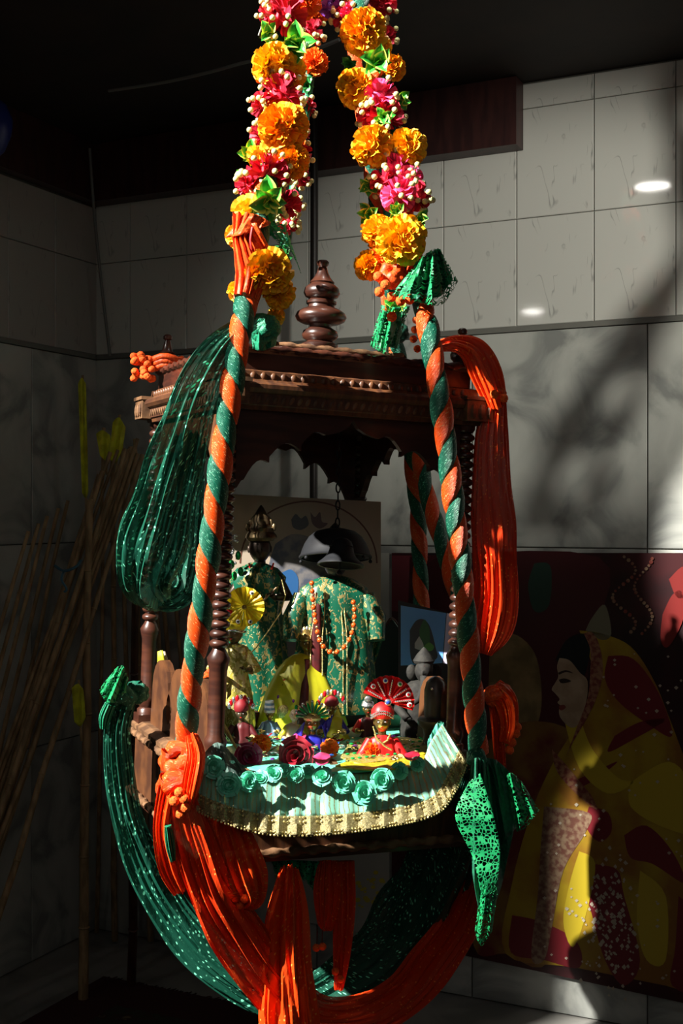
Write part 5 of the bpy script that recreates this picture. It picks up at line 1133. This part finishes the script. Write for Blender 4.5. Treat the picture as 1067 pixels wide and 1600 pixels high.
m, nt, bs = newmat('zari_border'); L = nt.links.new; uv = coords(nt, 'UV', (1, 1, 1))
vo = nd(nt, 'ShaderNodeTexVoronoi', i_Scale=170, feature='SMOOTH_F1'); L(uv, vo.inputs['Vector']); n3 = nd(nt, 'ShaderNodeTexNoise', i_Scale=700); L(uv, n3.inputs['Vector'])
L(mixc(nt, ramp(nt, n3.outputs[0], [(.4, 0.0), (.6, 1.0)]), (.22, .17, .06), (.62, .55, .30)), bs.inputs['Base Color']); bs.inputs['Metallic'].default_value = .55; bs.inputs['Roughness'].default_value = .34
bp = nd(nt, 'ShaderNodeBump', i_Strength=1, i_Distance=.003); L(vo.outputs['Distance'], bp.inputs['Height']); bp2 = nd(nt, 'ShaderNodeBump', i_Strength=1, i_Distance=.002); L(n3.outputs[0], bp2.inputs['Height']); L(bp.outputs[0], bp2.inputs['Normal']); L(bp2.outputs[0], bs.inputs['Normal'])
ribbon('zari_border', .68, .985, m, .003, .0045, 24, 8)
for tt in (.685, .76, .93, .985):
    P = [W(*p) for p in spline(lerpc(tt), 40)]; P = [p+V((0, -.0055, 0)) for p in P]
    mb = MB(); step = .0065 if tt < .9 else .0058; acc = 1; last = P[0]
    for p in P:
        acc += (p-last).length; last = p
        if acc >= step: acc = 0; mb.ball(p, .0026, 6, 4)
    mb.build('gold_beading', gold, cl, kind='stuff')
def rosemesh(m_, seed=1, turns=3.6):
    """a rose wound from one ruffled strip, tight in the middle, opening outwards"""
    mb = MB(); q = random.Random(seed); n = 96; rows = []; uv = []; ph = q.uniform(0, 6)
    for i in range(n+1):
        t = i/n; a = t*turns*2*pi; r = .07+.80*t**.85; sq = 1+.10*sin(a*2.5/ (1+.2*t)+ph); lean = .10+.34*t
        top = .62*(1-t)**.8+.08+.07*sin(a*2.1+ph); row = []
        for k, z in enumerate((0, .5, .85, 1.0)):
            rr = (r*(.72 if k == 0 else 1)+lean*z*z*.55)*sq; row.append(V((rr*cos(a), rr*sin(a), -.12+(top+.12)*z-.05*(k == 3)*t))); uv.append((t, z))
        rows.append(row)
    mb.grid(rows, False, uv); mb.lathe([(.001, -.12), (.9, -.1), (.95, -.02)], 16)
    for k in range(6):
        a = k*1.05+ph; c = V((cos(a), sin(a), 0)); u = V((-sin(a), cos(a), 0)); G = []
        for i in range(4):
            t = i/3; G.append([c*(.5+.62*t*(1-.12*w_*w_))+u*w_*(.25+.28*t)+V((0, 0, .12-.02*i+.06*sin(w_*4+k)*t)) for w_ in (-1, -.5, 0, .5, 1)])
        mb.grid(G)
    return mesh_of(mb, 'rosette', m_)
RM = [rosemesh(mint, k) for k in (1, 2, 3)]
for x, y, Y, r in [(334, 1199, 2.34, 18), (357, 1226, 2.33, 19), (389, 1222, 2.34, 16), (407, 1216, 2.35, 13), (428, 1209, 2.38, 14), (462, 1210, 2.40, 13), (503, 1213, 2.41, 16), (537, 1222, 2.41, 18), (569, 1239, 2.41, 19), (597, 1218, 2.43, 18), (624, 1204, 2.47, 14), (652, 1194, 2.50, 12), (482, 1206, 2.42, 11), (445, 1204, 2.40, 11)]:
    p = W(x, y, Y-.005); rr = r*Y/F/1.1; inst(R.choice(RM), 'fabric_rose', cl, facing(p)@S4(rr))
# ruffled net at the top left corner and right corner of the cloth
flap(cl, 'silver_net_corner', [(318, 1178, 2.37), (340, 1160, 2.40), (365, 1180, 2.40)], [(325, 1200, 2.36), (360, 1225, 2.35), (400, 1222, 2.37)], net('silver_net', (.10, .16, .14), (.6, .68, .66), .7), 3, .008, 20, 8)
flap(cl, 'mint_ruffle', [(668, 1158, 2.57), (684, 1128, 2.63), (694, 1130, 2.63)], [(668, 1192, 2.53), (690, 1162, 2.58), (696, 1142, 2.61)], net('mint_organza', (.10, .50, .36), (.4, .8, .65), .75), 4, .007, 20, 8)
# flat cloths on the tray top
def tcloth(name, label, pts, h, m_, th=.002, wob=.0025, parent=None, cat='cloth'):
    P = [p for p in spline(pts+[pts[0]], 5)][:-1]; c = V((0, 0, 0)); W3 = [ontray(x, y, h) for x, y in P]
    for p in W3: c += p
    c /= len(W3); mb = MB(); n = len(W3); rings = []
    for q in (.0, .35, .7, 1.0):
        rings.append([c+(p-c)*max(q, .001)+NZ*(wob*sin(i*1.7+q*9)*(q > .1)*(q < 1)) for i, p in enumerate(W3)])
    rings.append([p-NZ*th for p in W3]); mb.grid(rings, True)
    if parent: return mb.build(name, m_, parent)
    return tag(mb.build(name, m_), label, cat)
tcloth('tray_cover', 'mint green crumpled cloth covering the tray floor under the figurines', [(318, 1172), (400, 1202), (520, 1206), (640, 1196), (700, 1172), (660, 1110), (560, 1100), (420, 1100), (345, 1130)], .006, mint, .004, .004)
yc = thing('yellow_leaf_cloth', 'yellow fringed silk strip along the front of the tray top', 'cloth', ontray(590, 1190, .01))
tcloth('strip', '', [(524, 1196), (560, 1186), (620, 1190), (668, 1176), (690, 1166), (688, 1174), (640, 1197), (580, 1202)], .016, mat('yellow_silk', (.55, .45, .02), .5, 0, (.35, .26, .01), 90, bump=.6), .003, .003, yc)
jc = thing('jewelled_mat', 'gold mat set with green gems in front of the white stone', 'mat', ontray(560, 1180, .01))
tcloth('mat_base', '', [(532, 1182), (550, 1160), (590, 1150), (660, 1156), (668, 1172), (610, 1186), (560, 1192)], .018, goldbroc, .003, .002, jc)
for i in range(11):
    for j in range(4):
        x = 540+i*11+j*3; y = 1186-j*8-i*1.2
        if y < 1154: continue
        mb = MB(); mb.ball(ontray(x, y, .021), .0042, 8, 5, (1.2, .9, .5)); mb.build('green_gem', gemg if (i+j) % 5 else gold, jc)
# scattered jewellery
jw = []
for k in range(230):
    x = R.uniform(388, 560) if k < 170 else R.uniform(600, 668); y = R.gauss(1158, 12) if k < 170 else R.gauss(1160, 7)
    if y > 1190 or y < 1125: continue
    jw.append((x, y, R.choice([gold, gold, silver, gemb, gemg, gemr, gemp, dbrass])))
grp = {}
for x, y, m_ in jw:
    mb = grp.setdefault(m_.name, (MB(), m_))[0]; mb.X = Matrix.Translation(ontray(x, y, .010+R.uniform(0, .012)))@Matrix.Rotation(R.uniform(0, 3), 4, 'Z')@Matrix.Rotation(R.uniform(-.8, .8), 4, 'X')
    if R.random() < .5: mb.ball((0, 0, 0), R.uniform(.002, .0045), 6, 4, (R.uniform(1, 2.2), 1, .6))
    else: mb.tube([V((.007*cos(a), .007*sin(a), 0)) for a in [i*2*pi/10 for i in range(11)]], .0011, 5, False)
allj = MB(); ms = []
for n_, (mb, m_) in grp.items():
    b0 = len(allj.v); allj.v += mb.v; allj.f += [[i+b0 for i in f] for f in mb.f]; allj.uv += mb.uv; allj.mi += [len(ms)]*len(mb.f); ms.append(m_)
o = allj.build('scattered_jewellery', ms); o['kind'] = 'stuff'; tag(o, 'loose beads, rings and gem ornaments strewn over the middle of the tray', 'jewellery')
# loose flowers on the tray
def tflower(label, px, py, rpx, me, name, part='petals', h=.02, flat_=.75, cat='flower', group=None):
    p = ontray(px, py, h); s = p.y/F; t = thing(name, label, cat, p, group); B = facing(p+NZ*.004, -.5)
    inst(me, part, t, B@S4((rpx*s, rpx*s, rpx*s*flat_))); return t
tflower('orange marigold head in front of the small red-crowned figurine', 408, 1166, 17, POMD, 'marigold_flower')
tflower('bright orange marigold head at the feet of the red-robed figurine', 583, 1176, 18, POMD, 'marigold_flower')
tflower('pulled-apart orange marigold right of the dark red rose', 515, 1172, 15, POMD, 'marigold_flower', flat_=.5)
ROSE = rosemesh(petalmat('rose_petal', (.33, .003, .018), (.14, .001, .006)), 7); ROSEM = rosemesh(mage, 8)
tflower('large dark red rose in the front middle of the tray', 463, 1181, 26, ROSE, 'rose', flat_=1.0)
tflower('deep magenta rose at the front left of the tray', 388, 1184, 20, ROSEM, 'rose', flat_=.8)
def petalthing(label, pts, m_):
    P = [p for p in spline(pts+[pts[0]], 4)][:-1]; W3 = [ontray(x, y, .03) for x, y in P]; c = sum(W3, V((0, 0, 0)))/len(W3); mb = MB()
    mb.grid([[c+NZ*.0-(c-p)*q+NZ*(.006*q*q) for p in W3] for q in (.01, .5, 1.0)], True, None); o = mb.build('rose_petal', m_); o.modifiers.new('t', 'SOLIDIFY').thickness = .001; return tag(o, label, 'petal')
petalthing('hot pink loose petal right of the dark red rose', [(488, 1188), (500, 1180), (515, 1184), (512, 1196), (498, 1200)], pink)
petalthing('hot pink loose petal behind the dark red rose', [(452, 1158), (466, 1148), (478, 1152), (470, 1164), (456, 1168)], pink)
petalthing('dark red loose petal at the far right of the yellow silk', [(632, 1182), (648, 1178), (656, 1184), (646, 1192), (634, 1190)], crim)

# ------------------------------------------------------------------ bamboo sticks in the corner
def inroom(p, m): return (p-C0).dot(U) > m and (p-C0).dot(N) > m
def stick(label, top, Yt, foot, r, m_=bamboo, nm='bamboo_stick', grp=None):
    while not inroom(W(top[0], top[1], Yt), .045): Yt -= .01
    fx, fy = foot
    while not inroom(floorp(fx, fy, .012), .04): fy += 3
    a = W(top[0], top[1], Yt); b_ = floorp(fx, fy, z=.012); t = thing(nm, label, 'stick', b_, grp)
    n = 7; P = [b_.lerp(a, i/n) for i in range(n+1)]; P = [p+V((R.uniform(-.005, .005), R.uniform(-.005, .005), 0))*(0 < i < n) for i, p in enumerate(P)]
    mb = MB(); mb.tube(P, [r*(1.0-.35*i/n) for i in range(n+1)], 8); mb.build('cane', m_, t)
    for i in range(1, n):
        d = (P[i+1]-P[i]).normalized(); mb = MB(); rr = r*(1.0-.35*i/n); mb.tube([P[i]-d*.004, P[i], P[i]+d*.004], [rr*1.0, rr*1.22, rr*1.0], 8, False); mb.build('node', m_, t)
for i in range(14):
    u = i/13; stick('bamboo stick fanned out low to the left from the tied bundle in the corner', (222-70*u+R.uniform(-8, 8), 690+50*u+R.uniform(-22, 22)), 4.32-.12*u+R.uniform(-.05, .05), (-60-60*R.random()-40*u, 1560+70*R.random()), R.uniform(.009, .014), grp='slanting bamboo sticks of the tied bundle')
for i, l in enumerate(['tallest of the five short bamboo sticks left of the tied bundle', 'second of the five short bamboo sticks left of the tied bundle', 'middle one of the five short bamboo sticks left of the tied bundle', 'fourth of the five short bamboo sticks left of the tied bundle', 'leftmost and lowest of the five short bamboo sticks by the left wall']):
    stick(l, (108-16*i+R.uniform(-4, 4), 782+12*i), 4.25-.05*i, (-70-30*i, 1500+20*i), .010, grp='short bamboo sticks by the left wall')
for i in range(8): stick('nearly upright bamboo stick in the dark corner behind the swing', (165+12*i+R.uniform(-4, 4), 690+R.uniform(-30, 40)), 4.50+R.uniform(-.06, .06), (150+26*i+R.uniform(-8, 8), 1452+R.uniform(-10, 25)), R.uniform(.009, .013), grp='upright bamboo sticks behind the swing')
stick('thick pale bamboo stick standing nearest, its foot at the carpet corner', (140, 780), 4.15, (130, 1560), .018)
stick('thick russet bamboo pole behind the swing near its left rear post', (214, 820), 3.6, (205, 1540), .016, rustpole, 'bamboo_pole')
ys = thing('blue_string', 'blue string tying the bamboo bundle together', 'string', W(100, 890, 4.05))
mb = MB(); mb.tube([W(x, y, Y) for x, y, Y in spline([(86, 884, 4.08), (100, 892, 4.02), (118, 886, 4.02), (126, 876, 4.08)], 5)], .005, 6)
mb.tube([W(x, y, Y) for x, y, Y in spline([(100, 892, 4.03), (96, 905, 4.02), (104, 920, 4.02), (100, 925, 4.02)], 5)], .004, 6); mb.build('cord', bluestring, ys)
for lab, T0, T1 in (('tall narrow yellow cloth flag on a stick in the corner', [(122, 600, 4.42), (128, 590, 4.42), (134, 600, 4.42)], [(128, 770, 4.40), (134, 778, 4.40), (138, 768, 4.40)]),
                    ('broad yellow cloth flag beside the canopy corner', [(176, 660, 4.38), (186, 652, 4.38), (196, 668, 4.38)], [(170, 715, 4.36), (180, 724, 4.36), (192, 700, 4.36)]),
                    ('small folded yellow cloth flag between the two larger ones', [(150, 678, 4.40), (160, 672, 4.40), (172, 680, 4.40)], [(156, 712, 4.40), (166, 720, 4.40), (174, 710, 4.40)]),
                    ('limp yellow cloth flag low among the sticks', [(112, 1075, 4.05), (122, 1068, 4.05), (130, 1078, 4.05)], [(116, 1128, 4.05), (126, 1135, 4.05), (134, 1120, 4.05)])):
    t = thing('cloth_flag', lab, 'flag', W(*T1[1])); flap(t, 'flag', T0, T1, yellowcloth, 1, .012, 10, 14); a = W(*T0[1]); mb = MB(); mb.tube([a+V((0, .012, .01)), W(*T1[1])+V((0, .012, -.05))], .005, 6); mb.build('flag_stick', bamboo, t)
# unseen cloth streamer added right of the frame to cast soft shade on the marble
t = thing('added_shade_streamer', 'added out-of-view orange cloth streamer that shades the marble wall', 'streamer', V((1.0, 3.02, 1.9)))
def sh(px, py, f=.36): p = wp(px, py, .0); return p+(V((1.5, 1.2, 2.75))-p)*f
mb = MB(); P = [sh(*q) for q in spline([(1120, 60), (1050, 150), (1075, 260), (1075, 380), (1010, 500), (930, 600), (880, 690), (845, 760), (850, 830)], 5)]
mb.tube(P, [.034+.012*sin(i*.7) for i in range(len(P))], 14); mb.build('veil', orangecloth, t)
mb = MB(); P = [sh(*q) for q in spline([(1010, 520), (990, 620), (940, 700), (930, 780), (880, 840)], 5)]; mb.tube(P, [.02+.006*sin(i) for i in range(len(P))], 12); mb.build('tail', orangecloth, t)
mb = MB(); mb.tube([sh(1120, 60), V((sh(1120, 60).x, sh(1120, 60).y, ZC))], .006, 6); mb.build('cord', bamboo, t)
# the two room lamps whose mirror images show in the glazed tiles
def downlight(label, p, r, e):
    t = thing('ceiling_lamp', label, 'lamp', p); mb = MB(); mb.lathe([(r, -.004), (r*.5, -.006), (.001, -.006)], 24, p); mb.build('glowing_disc', mat('lamp_glow', (1, .97, .9), .5, emit=e), t)
    mb = MB(); mb.lathe([(r, -.004), (r*1.15, -.008), (r*1.3, .0), (r*1.3, .004)], 24, p); mb.build('lamp_rim', white, t)
downlight('round ceiling lamp above the swing', V((.09, 2.72, ZC-.006)), .075, 45)
downlight('round lamp on a wall arm near the open front on the left', V((-2.73, .42, 3.18)), .075, 60)
al = [o for o in bpy.data.objects if o.name.startswith('ceiling_lamp')][-1]; mb = MB(); mb.tube([V((-2.73, .42, 3.19)), V((-2.9, .42, 3.24)), V((-3.2, .42, 3.10))], .008, 8); mb.build('lamp_arm', black, al)
